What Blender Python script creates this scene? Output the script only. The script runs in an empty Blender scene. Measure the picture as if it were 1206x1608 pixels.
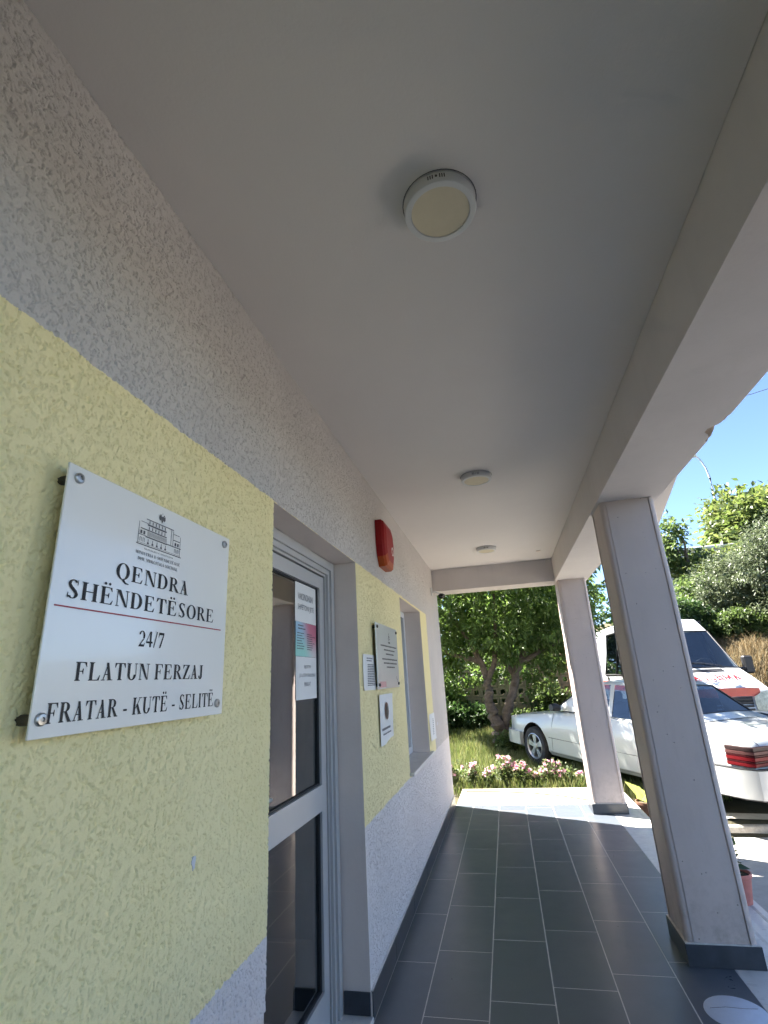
import bpy, bmesh, math, random
import numpy as np
from mathutils import Vector, Matrix, Euler

scene = bpy.context.scene
COL = scene.collection
rad = math.radians

# ------------------------------------------------------------------ camera
CAM = (0.787, 0.0, 1.475)
R0 = (0.97342301, 0.22267093, -0.05352854)
R1 = (-0.11994074, 0.29656988, -0.94744948)
R2 = (-0.19509451, 0.92868938, 0.31539526)
cam_data = bpy.data.cameras.new('camera')
cam = bpy.data.objects.new('camera', cam_data)
COL.objects.link(cam)
cam_data.sensor_fit = 'HORIZONTAL'
cam_data.sensor_width = 36.0
cam_data.lens = 36.0 * 795.9 / 1206.0
cam_data.clip_start = 0.05
cam_data.clip_end = 2000
m = Matrix(((R0[0], -R1[0], -R2[0], CAM[0]),
            (R0[1], -R1[1], -R2[1], CAM[1]),
            (R0[2], -R1[2], -R2[2], CAM[2]),
            (0, 0, 0, 1)))
cam.matrix_world = m
scene.camera = cam

# ------------------------------------------------------------------ sky, sun, exposure
SUN_EL = rad(52.5)
SUN_AZ = math.atan2(-0.8957, 0.4448)
world = bpy.data.worlds.new('World')
scene.world = world
world.use_nodes = True
wn = world.node_tree.nodes
wbg = wn['Background']
sky = wn.new('ShaderNodeTexSky')
sky.sky_type = 'NISHITA'
sky.sun_disc = False
sky.sun_elevation = SUN_EL
sky.sun_rotation = SUN_AZ
sky.altitude = 1000
sky.air_density = 0.7
sky.dust_density = 0.0
sky.ozone_density = 2.6
world.node_tree.links.new(sky.outputs[0], wbg.inputs[0])
wbg.inputs[1].default_value = 0.053
sl = bpy.data.lights.new('sun', 'SUN')
sl.energy = 5.0
sl.angle = rad(0.53)
sl.color = (1.0, 0.94, 0.85)
sun = bpy.data.objects.new('sun', sl)
COL.objects.link(sun)
to_sun = Vector((math.sin(SUN_AZ) * math.cos(SUN_EL), math.cos(SUN_AZ) * math.cos(SUN_EL), math.sin(SUN_EL)))
sun.rotation_euler = to_sun.to_track_quat('Z', 'Y').to_euler()
sun.location = (-8, 6, 12)
vs = scene.view_settings
vs.view_transform = 'Standard'
vs.look = 'None'
vs.exposure = 3.1
vs.gamma = 1.0
vs.use_curve_mapping = False
scene.render.engine = 'CYCLES'
scene.cycles.use_denoising = True
scene.cycles.max_bounces = 8
scene.cycles.diffuse_bounces = 4
scene.cycles.use_adaptive_sampling = True
scene.cycles.adaptive_threshold = 0.03
scene.cycles.glossy_bounces = 4
scene.cycles.transparent_max_bounces = 12
scene.cycles.sample_clamp_indirect = 8.0

# ------------------------------------------------------------------ materials
class NT:
    def __init__(s, name):
        s.mat = bpy.data.materials.new(name)
        s.mat.use_nodes = True
        s.t = s.mat.node_tree
        s.n = s.t.nodes
        s.b = s.n['Principled BSDF']
        s.out = s.n['Material Output']
    def new(s, typ, **kw):
        nd = s.n.new(typ)
        for k, v in kw.items():
            if k.startswith('i_'):
                nd.inputs[k[2:].replace('_', ' ')].default_value = v
            else:
                setattr(nd, k, v)
        return nd
    def ln(s, a, b):
        s.t.links.new(a, b)
    def val(s, sock, v):
        s.b.inputs[sock].default_value = v
    def pos(s, kind='Object'):
        return s.new('ShaderNodeTexCoord').outputs[kind]
    def gpos(s):
        return s.new('ShaderNodeNewGeometry').outputs['Position']
    def noise(s, vec, scale, detail=3, rough=.55, dist=0, w=None):
        nd = s.new('ShaderNodeTexNoise')
        nd.inputs['Scale'].default_value = scale
        nd.inputs['Detail'].default_value = detail
        nd.inputs['Roughness'].default_value = rough
        nd.inputs['Distortion'].default_value = dist
        if vec is not None:
            s.ln(vec, nd.inputs['Vector'])
        return nd.outputs['Fac']
    def mapping(s, vec, scale=(1, 1, 1), loc=(0, 0, 0), rot=(0, 0, 0)):
        nd = s.new('ShaderNodeMapping')
        nd.inputs['Scale'].default_value = scale
        nd.inputs['Location'].default_value = loc
        nd.inputs['Rotation'].default_value = rot
        s.ln(vec, nd.inputs['Vector'])
        return nd.outputs['Vector']
    def rng(s, v, a, b, c=0., d=1., smooth=False):
        nd = s.new('ShaderNodeMapRange')
        if smooth:
            nd.interpolation_type = 'SMOOTHSTEP'
        for i, x in enumerate((a, b, c, d)):
            nd.inputs[i + 1].default_value = x
        s.ln(v, nd.inputs[0])
        return nd.outputs[0]
    def math(s, op, a, b=None, c=None):
        nd = s.new('ShaderNodeMath', operation=op)
        for i, x in enumerate((a, b, c)):
            if x is None:
                continue
            if isinstance(x, (int, float)):
                nd.inputs[i].default_value = x
            else:
                s.ln(x, nd.inputs[i])
        return nd.outputs[0]
    def mix(s, f, a, b):
        nd = s.new('ShaderNodeMix', data_type='RGBA')
        for k, x in ((0, f), (6, a), (7, b)):
            if isinstance(x, (int, float)):
                nd.inputs[k].default_value = x
            elif isinstance(x, tuple):
                nd.inputs[k].default_value = (x + (1,))[:4]
            else:
                s.ln(x, nd.inputs[k])
        return nd.outputs[2]
    def bump(s, h, strength, dist, prev=None):
        nd = s.new('ShaderNodeBump')
        nd.inputs['Strength'].default_value = strength
        nd.inputs['Distance'].default_value = dist
        s.ln(h, nd.inputs['Height'])
        if prev is not None:
            s.ln(prev, nd.inputs['Normal'])
        return nd.outputs['Normal']
    def color(s, c):
        if isinstance(c, tuple):
            s.b.inputs['Base Color'].default_value = (c + (1,))[:4]
        else:
            s.ln(c, s.b.inputs['Base Color'])
        return s

M = {}
def simple(name, col, rough=.5, metal=0, coat=0, spec=.5, var=0.0, vscale=6., bump=0., bscale=120.):
    t = NT(name)
    t.val('Roughness', rough); t.val('Metallic', metal); t.val('Coat Weight', coat); t.val('Specular IOR Level', spec)
    p = t.gpos() if var or bump else None
    if var:
        f = t.noise(p, vscale, 5, .6)
        f = t.rng(f, .3, .7)
        t.color(t.mix(f, tuple(c * (1 - var) for c in col), tuple(min(1, c * (1 + var)) for c in col)))
    else:
        t.color(col)
    if bump:
        t.ln(t.bump(t.noise(p, bscale, 4, .6), bump, .004), t.b.inputs['Normal'])
    M[name] = t.mat
    return t

GREY = (.56, .525, .495)
YELLOW = (.66, .60, .23)

def stucco():
    t = NT('stucco')
    p = t.gpos()
    # scratched "worm" grooves: contour lines of a noise field, broken up by a second field
    wp = t.mapping(p, (1, 1, .62))
    def worms(scale, width, mscale, lo, hi, seed):
        q = t.mapping(wp, (1, 1, 1), seed)
        n = t.noise(q, scale, 1.5, .5, .6)
        d = t.math('ABSOLUTE', t.math('SUBTRACT', n, .5))
        g = t.rng(d, width, width * .2, 0, 1, True)
        mk = t.rng(t.noise(q, mscale, 2, .5), lo, hi, 0, 1, True)
        return t.math('MULTIPLY', g, mk)
    g1 = worms(38, .030, 45, .50, .60, (3, 1, 7))
    g2 = worms(78, .04, 85, .46, .56, (11, 5, 2))
    g = t.math('MAXIMUM', g1, g2)
    fine = t.noise(p, 420, 3, .6)
    h = t.math('SUBTRACT', t.math('MULTIPLY', fine, .16), g)
    n1 = t.bump(h, 1.0, .006)
    t.ln(n1, t.b.inputs['Normal'])
    # paint bands with a hand-painted wavering edge
    sep = t.new('ShaderNodeSeparateXYZ'); t.ln(p, sep.inputs[0])
    wob = t.math('ADD', t.math('MULTIPLY', t.math('SUBTRACT', t.noise(p, 6, 3, .6), .5), .03), t.math('MULTIPLY', t.math('SUBTRACT', t.noise(p, 60, 3, .7), .5), .016))
    z = t.math('ADD', sep.outputs[2], wob)
    y = t.math('ADD', sep.outputs[1], wob)
    a = t.math('GREATER_THAN', z, .775)
    b = t.math('LESS_THAN', z, 2.15)
    c = t.math('LESS_THAN', y, 5.69)
    f = t.math('MULTIPLY', t.math('MULTIPLY', a, b), c)
    blot = t.rng(t.noise(p, 1.7, 5, .65), .3, .75)
    gcol = t.mix(blot, tuple(x * .93 for x in GREY), tuple(x * 1.07 for x in GREY))
    gcol = t.mix(t.math('LESS_THAN', z, .775), gcol, t.mix(blot, (.68, .63, .61), (.75, .70, .68)))
    ycol = t.mix(blot, (.85, .745, .39), (.91, .805, .46))
    t.color(t.mix(f, gcol, ycol))
    t.val('Roughness', .75); t.val('Specular IOR Level', .3)
    M['stucco'] = t.mat
stucco()

def stucco_coat():
    t = NT('stucco_coat')
    M['stucco_coat'] = t.mat
    src = M['stucco'].copy(); src.name = 'stucco_coat'
    for nd in src.node_tree.nodes:
        if nd.type == 'BUMP':
            nd.inputs['Strength'].default_value = .3
            for l in list(nd.inputs['Height'].links):
                src.node_tree.links.remove(l)
            nz = src.node_tree.nodes.new('ShaderNodeTexNoise'); nz.inputs['Scale'].default_value = 420; nz.inputs['Detail'].default_value = 3
            gp = src.node_tree.nodes.new('ShaderNodeNewGeometry')
            src.node_tree.links.new(gp.outputs['Position'], nz.inputs['Vector']); src.node_tree.links.new(nz.outputs['Fac'], nd.inputs['Height'])
    M['stucco_coat'] = src
stucco_coat()

def plaster(name, col, pits=0., vs_=1.2, rough=.7, streak=.0):
    t = NT(name)
    p = t.gpos()
    f = t.rng(t.noise(p, vs_, 6, .62), .28, .72)
    c = t.mix(f, tuple(x * .94 for x in col), tuple(x * 1.05 for x in col))
    if streak:
        q = t.mapping(p, (14, 14, .6))
        s_ = t.rng(t.noise(q, 1.0, 4, .6), .52, .75)
        c = t.mix(t.math('MULTIPLY', s_, streak), c, tuple(x * .72 for x in col))
    h = t.noise(p, 60, 5, .6)
    nrm = t.bump(h, .25, .003)
    if pits:
        v = t.new('ShaderNodeTexVoronoi'); v.inputs['Scale'].default_value = 26; v.inputs['Randomness'].default_value = 1
        t.ln(p, v.inputs['Vector'])
        pit = t.rng(v.outputs['Distance'], .06, .105, 0, 1, True)
        mk = t.rng(t.noise(p, 7.5, 3, .6), .50, .55, 0, 1, True)
        pit = t.math('SUBTRACT', 1.0, t.math('MULTIPLY', t.math('SUBTRACT', 1.0, pit), mk))
        nrm = t.bump(pit, pits, .008, nrm)
        c = t.mix(t.rng(pit, 0, 1), tuple(x * .45 for x in col), c)
        sp = t.new('ShaderNodeSeparateXYZ'); t.ln(p, sp.inputs[0])
        lowz = t.rng(sp.outputs[2], .10, .55, 1, 0)
        spl = t.math('MULTIPLY', t.rng(t.noise(p, 18, 5, .7), .45, .75), lowz)
        c = t.mix(t.math('MULTIPLY', spl, .5), c, (.22, .18, .14))
        smear = t.rng(t.noise(t.mapping(p, (5, 5, 1.2)), 2.2, 5, .7), .55, .8)
        c = t.mix(t.math('MULTIPLY', smear, .25), c, tuple(x * .6 for x in col))
    t.color(c)
    t.ln(nrm, t.b.inputs['Normal'])
    t.val('Roughness', rough); t.val('Specular IOR Level', .35)
    M[name] = t.mat
plaster('ceiling_paint', (.70, .645, .61), 0, .9, .8)
def wear_ceiling():
    t = NT('ceiling_paint')
    p = t.gpos()
    col = (.70, .66, .635)
    f = t.rng(t.noise(p, .8, 6, .65), .25, .75)
    c = t.mix(f, tuple(x * .955 for x in col), tuple(x * 1.03 for x in col))
    t.color(c)
    roll = t.noise(t.mapping(p, (9, .8, 1)), 2.0, 4, .6)
    t.ln(t.bump(t.math('ADD', t.noise(p, 110, 4, .6), t.math('MULTIPLY', roll, 1.5)), .15, .003), t.b.inputs['Normal'])
    t.val('Roughness', .7); t.val('Specular IOR Level', .35)
    M['ceiling_paint'] = t.mat
wear_ceiling()
plaster('beam_paint', (.61, .57, .55), 0, 2.0, .7, .12)
plaster('column_paint', (.53, .45, .415), 1.0, 2.5, .55, .1)
plaster('reveal_paint', (.72, .63, .57), 0, 3, .6)
plaster('broken_concrete', (.22, .16, .11), .9, 30, .9)

def tile_mat():
    t = NT('floor_tile')
    p = t.gpos()
    oi = t.new('ShaderNodeObjectInfo')
    f = t.rng(t.noise(p, 7, 6, .65), .3, .72)
    st = t.noise(t.mapping(p, (2, 30, 2)), 1.5, 4, .6)
    c = t.mix(f, (.088, .102, .124), (.102, .117, .140))
    c = t.mix(t.math('MULTIPLY', oi.outputs['Random'], .6), c, (.070, .088, .110))
    # dust left by feet and mop
    d = t.rng(t.noise(p, 2.3, 6, .7), .52, .8)
    c = t.mix(t.math('MULTIPLY', d, .16), c, (.22, .22, .22))
    sc_ = t.rng(t.noise(t.mapping(p, (22, 3, 1), (0, 0, 0), (0, 0, .5)), 2.0, 5, .7), .66, .74)
    c = t.mix(t.math('MULTIPLY', sc_, .10), c, (.30, .29, .28))
    t.color(c)
    r = t.rng(t.noise(p, 5, 5, .7), .3, .75, .27, .38)
    t.ln(r, t.b.inputs['Roughness'])
    t.ln(t.bump(t.math('ADD', t.noise(p, 130, 4, .6), t.math('MULTIPLY', st, .5)), .10, .002), t.b.inputs['Normal'])
    t.val('Specular IOR Level', .75)
    M['floor_tile'] = t.mat
tile_mat()
simple('grout', (.58, .56, .53), .9, var=.15, vscale=20, bump=.3)
simple('skirt_tile', (.042, .048, .058), .32, var=.25, vscale=9, bump=.05)

def marble():
    t = NT('marble')
    p = t.gpos()
    f = t.rng(t.noise(p, 5, 6, .65, 1.2), .3, .75)
    c = t.mix(f, (.58, .56, .53), (.72, .70, .66))
    v = t.rng(t.noise(t.mapping(p, (2, 7, 2)), 3, 5, .6, 2.), .56, .64)
    c = t.mix(t.math('MULTIPLY', v, .35), c, (.38, .36, .34))
    sp = t.rng(t.noise(p, 70, 3, .6), .66, .72)
    c = t.mix(t.math('MULTIPLY', sp, .6), c, (.30, .28, .26))
    t.color(c)
    t.val('Roughness', .45)
    t.ln(t.bump(t.noise(p, 90, 4, .6), .2, .003), t.b.inputs['Normal'])
    M['marble'] = t.mat
marble()

def ground_mat(name, c1, c2, c3, sc, bs, bd):
    t = NT(name)
    p = t.gpos()
    a = t.rng(t.noise(p, sc, 6, .65), .3, .7)
    b = t.rng(t.noise(p, sc * 9, 5, .7), .4, .7)
    t.color(t.mix(t.math('MULTIPLY', b, .6), t.mix(a, c1, c2), c3))
    t.val('Roughness', .92); t.val('Specular IOR Level', .2)
    t.ln(t.bump(t.noise(p, bs, 6, .7), .6, bd), t.b.inputs['Normal'])
    M[name] = t.mat
ground_mat('dim_ground', (.06, .06, .06), (.08, .078, .075), (.05, .05, .048), 1.2, 60, .008)
ground_mat('bounce_ground', (.52, .49, .45), (.58, .55, .505), (.44, .41, .37), 1.2, 60, .008)
ground_mat('travertine', (.36, .33, .27), (.44, .41, .34), (.24, .21, .17), 9, 60, .01)
ground_mat('soil', (.06, .053, .035), (.085, .08, .042), (.045, .038, .024), .8, 14, .05)
ground_mat('concrete', (.38, .36, .33), (.46, .44, .41), (.32, .30, .27), .9, 35, .01)
ground_mat('pale_concrete', (.46, .43, .37), (.56, .53, .46), (.36, .32, .26), 1.4, 40, .012)
ground_mat('rough_stone', (.34, .31, .27), (.46, .43, .38), (.2, .18, .15), 3, 30, .02)
ground_mat('block', (.24, .19, .135), (.31, .26, .185), (.15, .115, .08), 2.5, 40, .008)

def leaf_mat(name, c1, c2, c3, trans=.45, rough=.45):
    t = NT(name)
    g = t.new('ShaderNodeNewGeometry')
    r = g.outputs['Random Per Island']
    cr = t.new('ShaderNodeValToRGB')
    e = cr.color_ramp.elements
    e[0].position = 0; e[0].color = c1 + (1,)
    e[1].position = 1; e[1].color = c3 + (1,)
    x = e.new(.5); x.color = c2 + (1,)
    t.ln(r, cr.inputs[0])
    t.ln(cr.outputs[0], t.b.inputs['Base Color'])
    t.val('Roughness', rough)
    tr = t.new('ShaderNodeBsdfTranslucent')
    hs = t.new('ShaderNodeHueSaturation'); hs.inputs['Value'].default_value = 1.5; hs.inputs['Saturation'].default_value = 1.1
    hs.inputs['Hue'].default_value = .49
    t.ln(cr.outputs[0], hs.inputs['Color']); t.ln(hs.outputs[0], tr.inputs[0])
    mx = t.new('ShaderNodeMixShader'); mx.inputs[0].default_value = trans
    t.ln(t.b.outputs[0], mx.inputs[1]); t.ln(tr.outputs[0], mx.inputs[2])
    t.ln(mx.outputs[0], t.out.inputs[0])
    M[name] = t.mat
leaf_mat('leaf_green', (.055, .10, .026), (.085, .145, .038), (.13, .19, .06), .5)
leaf_mat('leaf_dark', (.024, .055, .017), (.04, .08, .025), (.065, .11, .038), .35)
leaf_mat('leaf_yellow', (.065, .105, .03), (.095, .13, .042), (.14, .165, .06))
leaf_mat('leaf_olive', (.065, .09, .045), (.10, .125, .07), (.15, .175, .11), .3)
leaf_mat('leaf_mid', (.05, .085, .026), (.075, .115, .036), (.11, .15, .06))
leaf_mat('grass', (.07, .11, .03), (.12, .15, .05), (.20, .20, .09), .4, .6)
leaf_mat('flower_leaf', (.06, .10, .03), (.10, .14, .05), (.16, .18, .09), .4, .6)
leaf_mat('dry_grass', (.15, .11, .055), (.22, .17, .09), (.28, .24, .15), .25, .8)
leaf_mat('petal', (.66, .30, .44), (.74, .44, .55), (.80, .60, .64), .35, .6)
leaf_mat('pot_leaf', (.22, .30, .05), (.36, .42, .10), (.45, .50, .2), .4)
simple('bark', (.11, .085, .065), .9, var=.45, vscale=12, bump=1.0, bscale=30)

# vehicles and small things
def paint(name, col, dirt=.0):
    t = NT(name)
    p = t.pos('Object')
    f = t.rng(t.noise(p, 3, 6, .7), .45, .8)
    t.color(t.mix(t.math('MULTIPLY', f, dirt), col, (.42, .40, .35)))
    t.val('Roughness', .42); t.val('Coat Weight', .8); t.val('Coat Roughness', .08)
    M[name] = t.mat
paint('white_paint', (.44, .46, .455), .12)
paint('white_plastic_paint', (.38, .39, .385), .2)
paint('van_paint', (.46, .49, .52), .12)
paint('red_stripe', (.62, .07, .035), .1)
simple('rubber', (.02, .02, .021), .8, var=.3, vscale=20)
simple('rim_metal', (.42, .43, .45), .35, .75)
simple('black_plastic', (.018, .018, .02), .5)
simple('dark_cabin', (.03, .032, .036), .8, var=.2)
simple('seam', (.09, .09, .09), .7)
simple('chrome', (.6, .6, .6), .2, 1.0)
simple('tail_red', (.12, .003, .006), .45, spec=.2)
simple('tail_dark_red', (.04, .002, .004), .45, spec=.2)
simple('tail_smoke', (.035, .02, .02), .45, spec=.2)
simple('tail_pink', (.085, .035, .033), .45, spec=.2)
simple('lamp_lens', (.20, .21, .19), .2, coat=1, var=.5, vscale=22)
simple('paper', (.72, .72, .70), .7, var=.03)
simple('ink', (.012, .012, .014), .6)
simple('soft_ink', (.10, .10, .11), .7)
simple('red_ink', (.35, .03, .04), .5)
simple('text_red', (.30, .008, .012), .8, spec=.1)
simple('sign_plastic', (.86, .85, .80), .16, coat=.4)
simple('sign_edge', (.5, .5, .5), .5)
simple('plaque_metal', (.60, .62, .62), .28, .55)
simple('steel', (.45, .44, .42), .32, 1.0)
simple('dark_steel', (.11, .10, .09), .45, .8)
simple('aluminium', (.47, .465, .46), .38, .15, var=.04, vscale=3)
simple('dark_gasket', (.025, .027, .03), .6)
simple('pvc_white', (.62, .63, .64), .35)
simple('lamp_white', (.62, .62, .61), .45)
simple('lamp_diffuser', (.62, .55, .40), .55, var=.05, vscale=14)
simple('alarm_red', (.30, .008, .010), .5, spec=.25)
simple('alarm_orange', (.42, .07, .012), .4, spec=.3)
simple('terracotta', (.34, .10, .06), .75, var=.2, vscale=18, bump=.2)
simple('pink_pot', (.55, .19, .15), .6, var=.15, vscale=14)
simple('brown_pot', (.13, .06, .035), .6, var=.2, vscale=14)
simple('sticker', (.55, .60, .70), .5, var=.05, vscale=25)
simple('plain_black', (.015, .015, .015), .6)
simple('galvanised', (.45, .47, .48), .5, .4)
simple('house_white', (.62, .61, .59), .85, var=.1, vscale=1)
simple('roof_tile', (.38, .16, .10), .8, var=.3, vscale=4)
simple('room_wall', (.24, .24, .235), .8)
simple('chip_white', (.62, .62, .66), .8)
simple('patch_beige', (.44, .41, .34), .75, var=.12, vscale=30, bump=.3)

def glass_mat(name, tint, f0):
    t = NT(name)
    tr = t.new('ShaderNodeBsdfTransparent'); tr.inputs[0].default_value = tint + (1,)
    gl = t.new('ShaderNodeBsdfGlossy'); gl.inputs['Roughness'].default_value = 0.015
    lw = t.new('ShaderNodeLayerWeight'); lw.inputs['Blend'].default_value = .5
    f = t.math('ADD', t.math('MULTIPLY', t.math('POWER', lw.outputs['Facing'], 4.5), 1 - f0), f0)
    # finger marks and dust break the reflection up a little
    d = t.rng(t.noise(t.gpos(), 5, 6, .7), .35, .8, 1.0, .8)
    mx = t.new('ShaderNodeMixShader')
    t.ln(t.math('MULTIPLY', f, d), mx.inputs[0]); t.ln(tr.outputs[0], mx.inputs[1]); t.ln(gl.outputs[0], mx.inputs[2])
    t.ln(mx.outputs[0], t.out.inputs[0])
    M[name] = t.mat
glass_mat('glass', (.50, .54, .53), .30)
glass_mat('car_glass', (.30, .36, .42), .13)
glass_mat('van_glass', (.55, .62, .70), .20)

def poster_mat():
    t = NT('poster_gradient')
    p = t.pos('Generated')
    sep = t.new('ShaderNodeSeparateXYZ'); t.ln(p, sep.inputs[0])
    u = t.math('ADD', sep.outputs[1], t.math('MULTIPLY', t.math('SUBTRACT', sep.outputs[2], .5), .25))
    f = t.rng(u, .25, .8, 0, 1, True)
    left = t.mix(t.rng(sep.outputs[2], .2, .75), (.30, .62, .55), (.32, .52, .66))
    right = t.mix(t.rng(sep.outputs[2], .1, .6), (.62, .58, .58), (.55, .16, .22))
    t.color(t.mix(f, left, right)); t.val('Roughness', .45)
    M['poster_gradient'] = t.mat
poster_mat()

# ------------------------------------------------------------------ mesh helpers
class MB:
    def __init__(s):
        s.v = []; s.f = []; s.mi = []
    def add(s, vs, fs, mi=0):
        o = len(s.v)
        s.v += [tuple(v) for v in vs]
        for f in fs:
            s.f.append(tuple(i + o for i in f)); s.mi.append(mi)
        return s
    def box(s, x0, x1, y0, y1, z0, z1, mi=0):
        v = [(x0, y0, z0), (x1, y0, z0), (x1, y1, z0), (x0, y1, z0), (x0, y0, z1), (x1, y0, z1), (x1, y1, z1), (x0, y1, z1)]
        return s.add(v, [(0, 3, 2, 1), (4, 5, 6, 7), (0, 1, 5, 4), (1, 2, 6, 5), (2, 3, 7, 6), (3, 0, 4, 7)], mi)
    def bbox(s, x0, x1, y0, y1, z0, z1, b=.003, mi=0):
        # box with chamfered vertical and top edges: three stacked rings
        def ring(i, z):
            return [(x0 + i, y0 + b, z), (x0 + b, y0 + i, z), (x1 - b, y0 + i, z), (x1 - i, y0 + b, z), (x1 - i, y1 - b, z), (x1 - b, y1 - i, z), (x0 + b, y1 - i, z), (x0 + i, y1 - b, z)]
        def ring2(z):
            return [(x0 + b, y0 + b * 1.2, z), (x0 + b * 1.2, y0 + b, z), (x1 - b * 1.2, y0 + b, z), (x1 - b, y0 + b * 1.2, z), (x1 - b, y1 - b * 1.2, z), (x1 - b * 1.2, y1 - b, z), (x0 + b * 1.2, y1 - b, z), (x0 + b, y1 - b * 1.2, z)]
        rs = [ring2(z0), ring(0, z0 + b), ring(0, z1 - b), ring2(z1)]
        v = [p for r in rs for p in r]
        f = []
        for k in range(3):
            for i in range(8):
                j = (i + 1) % 8
                f.append((k * 8 + i, k * 8 + j, k * 8 + 8 + j, k * 8 + 8 + i))
        f.append(tuple(range(7, -1, -1))); f.append(tuple(range(24, 32)))
        return s.add(v, f, mi)
    def prism(s, poly, axis, a, b, mi=0, caps=True):
        # poly: 2-D points; axis 'x' -> (y,z), 'y' -> (x,z), 'z' -> (x,y)
        def P(p, t):
            return {'x': (t, p[0], p[1]), 'y': (p[0], t, p[1]), 'z': (p[0], p[1], t)}[axis]
        n = len(poly)
        v = [P(p, a) for p in poly] + [P(p, b) for p in poly]
        f = [(i, (i + 1) % n, n + (i + 1) % n, n + i) for i in range(n)]
        if caps:
            f += [tuple(range(n - 1, -1, -1)), tuple(range(n, 2 * n))]
        return s.add(v, f, mi)
    def tube(s, pts, rad_, n=8, mi=0, caps=True):
        pts = [Vector(p) for p in pts]
        if isinstance(rad_, (int, float)):
            rad_ = [rad_] * len(pts)
        rings = []
        up = Vector((0, 0, 1))
        for i, p in enumerate(pts):
            d = (pts[min(i + 1, len(pts) - 1)] - pts[max(i - 1, 0)]).normalized()
            a = d.cross(up)
            if a.length < 1e-3:
                a = d.cross(Vector((0, 1, 0)))
            a.normalize(); b = d.cross(a)
            rings.append([p + (a * math.cos(2 * math.pi * k / n) + b * math.sin(2 * math.pi * k / n)) * rad_[i] for k in range(n)])
        v = [p for r in rings for p in r]
        f = []
        for k in range(len(rings) - 1):
            for i in range(n):
                j = (i + 1) % n
                f.append((k * n + i, k * n + j, k * n + n + j, k * n + n + i))
        if caps:
            f.append(tuple(range(n))); f.append(tuple(range((len(rings) - 1) * n + n - 1, (len(rings) - 1) * n - 1, -1)))
        return s.add(v, f, mi)
    def lathe(s, prof, n=32, c=(0, 0, 0), axis='z', mi=0, mis=None):
        v = []
        for r, h in prof:
            for k in range(n):
                a = 2 * math.pi * k / n
                p = (r * math.cos(a), r * math.sin(a), h)
                if axis == 'x':
                    p = (p[2], p[0], p[1])
                elif axis == 'y':
                    p = (p[0], p[2], p[1])
                v.append((p[0] + c[0], p[1] + c[1], p[2] + c[2]))
        o = len(s.v); s.v += v
        for k in range(len(prof) - 1):
            for i in range(n):
                j = (i + 1) % n
                s.f.append((o + k * n + i, o + k * n + j, o + k * n + n + j, o + k * n + n + i))
                s.mi.append(mis[k] if mis else mi)
        return s
    def disc(s, r, n, c, axis='z', mi=0):
        v = []
        for k in range(n):
            a = 2 * math.pi * k / n
            p = (r * math.cos(a), r * math.sin(a), 0)
            if axis == 'x':
                p = (0, p[0], p[1])
            elif axis == 'y':
                p = (p[0], 0, p[1])
            v.append((p[0] + c[0], p[1] + c[1], p[2] + c[2]))
        return s.add(v, [tuple(range(n))], mi)
    def build(s, name, mats, parent=None, smooth=None, local=False, fix=True):
        me = bpy.data.meshes.new(name)
        v = np.array(s.v, dtype=float).reshape(-1, 3)
        loc = Vector((0, 0, 0))
        if parent is None:
            if not local:
                lo, hi = v.min(0), v.max(0)
                loc = Vector(((lo[0] + hi[0]) / 2, (lo[1] + hi[1]) / 2, lo[2]))
        elif not local:
            loc = -wloc(parent)
        off = loc if parent is None else -loc
        v = v - np.array(off)
        me.from_pydata(v.tolist(), [], s.f)
        if not isinstance(mats, (list, tuple)):
            mats = [mats]
        for mm in mats:
            me.materials.append(M[mm])
        if len(mats) > 1:
            me.polygons.foreach_set('material_index', s.mi)
        if fix:
            bm = bmesh.new(); bm.from_mesh(me)
            bmesh.ops.recalc_face_normals(bm, faces=bm.faces)
            bm.to_mesh(me); bm.free()
        if smooth is not None:
            me.polygons.foreach_set('use_smooth', [True] * len(me.polygons))
            me.set_sharp_from_angle(angle=rad(smooth))
        me.update()
        o = bpy.data.objects.new(name, me)
        COL.objects.link(o)
        if parent is not None:
            o.parent = parent
        else:
            o.location = loc
        return o

def wloc(o):
    l = Vector((0, 0, 0))
    while o is not None:
        l = l + o.location; o = o.parent
    return l

def tag(o, label, cat, group=None):
    o['label'] = label; o['category'] = cat
    if group:
        o['group'] = group
    return o
def struct(o):
    o['kind'] = 'structure'; return o
def thing(name, loc, label, cat, group=None, rot=None):
    o = bpy.data.objects.new(name, None)
    o.empty_display_size = .2
    COL.objects.link(o); o.location = loc
    if rot:
        o.rotation_euler = rot
    return tag(o, label, cat, group)
def link_copy(src, loc, parent=None, name=None):
    o = bpy.data.objects.new(name or src.name.split('.')[0], src.data)
    COL.objects.link(o); o.parent = parent; o.location = loc
    return o

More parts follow.
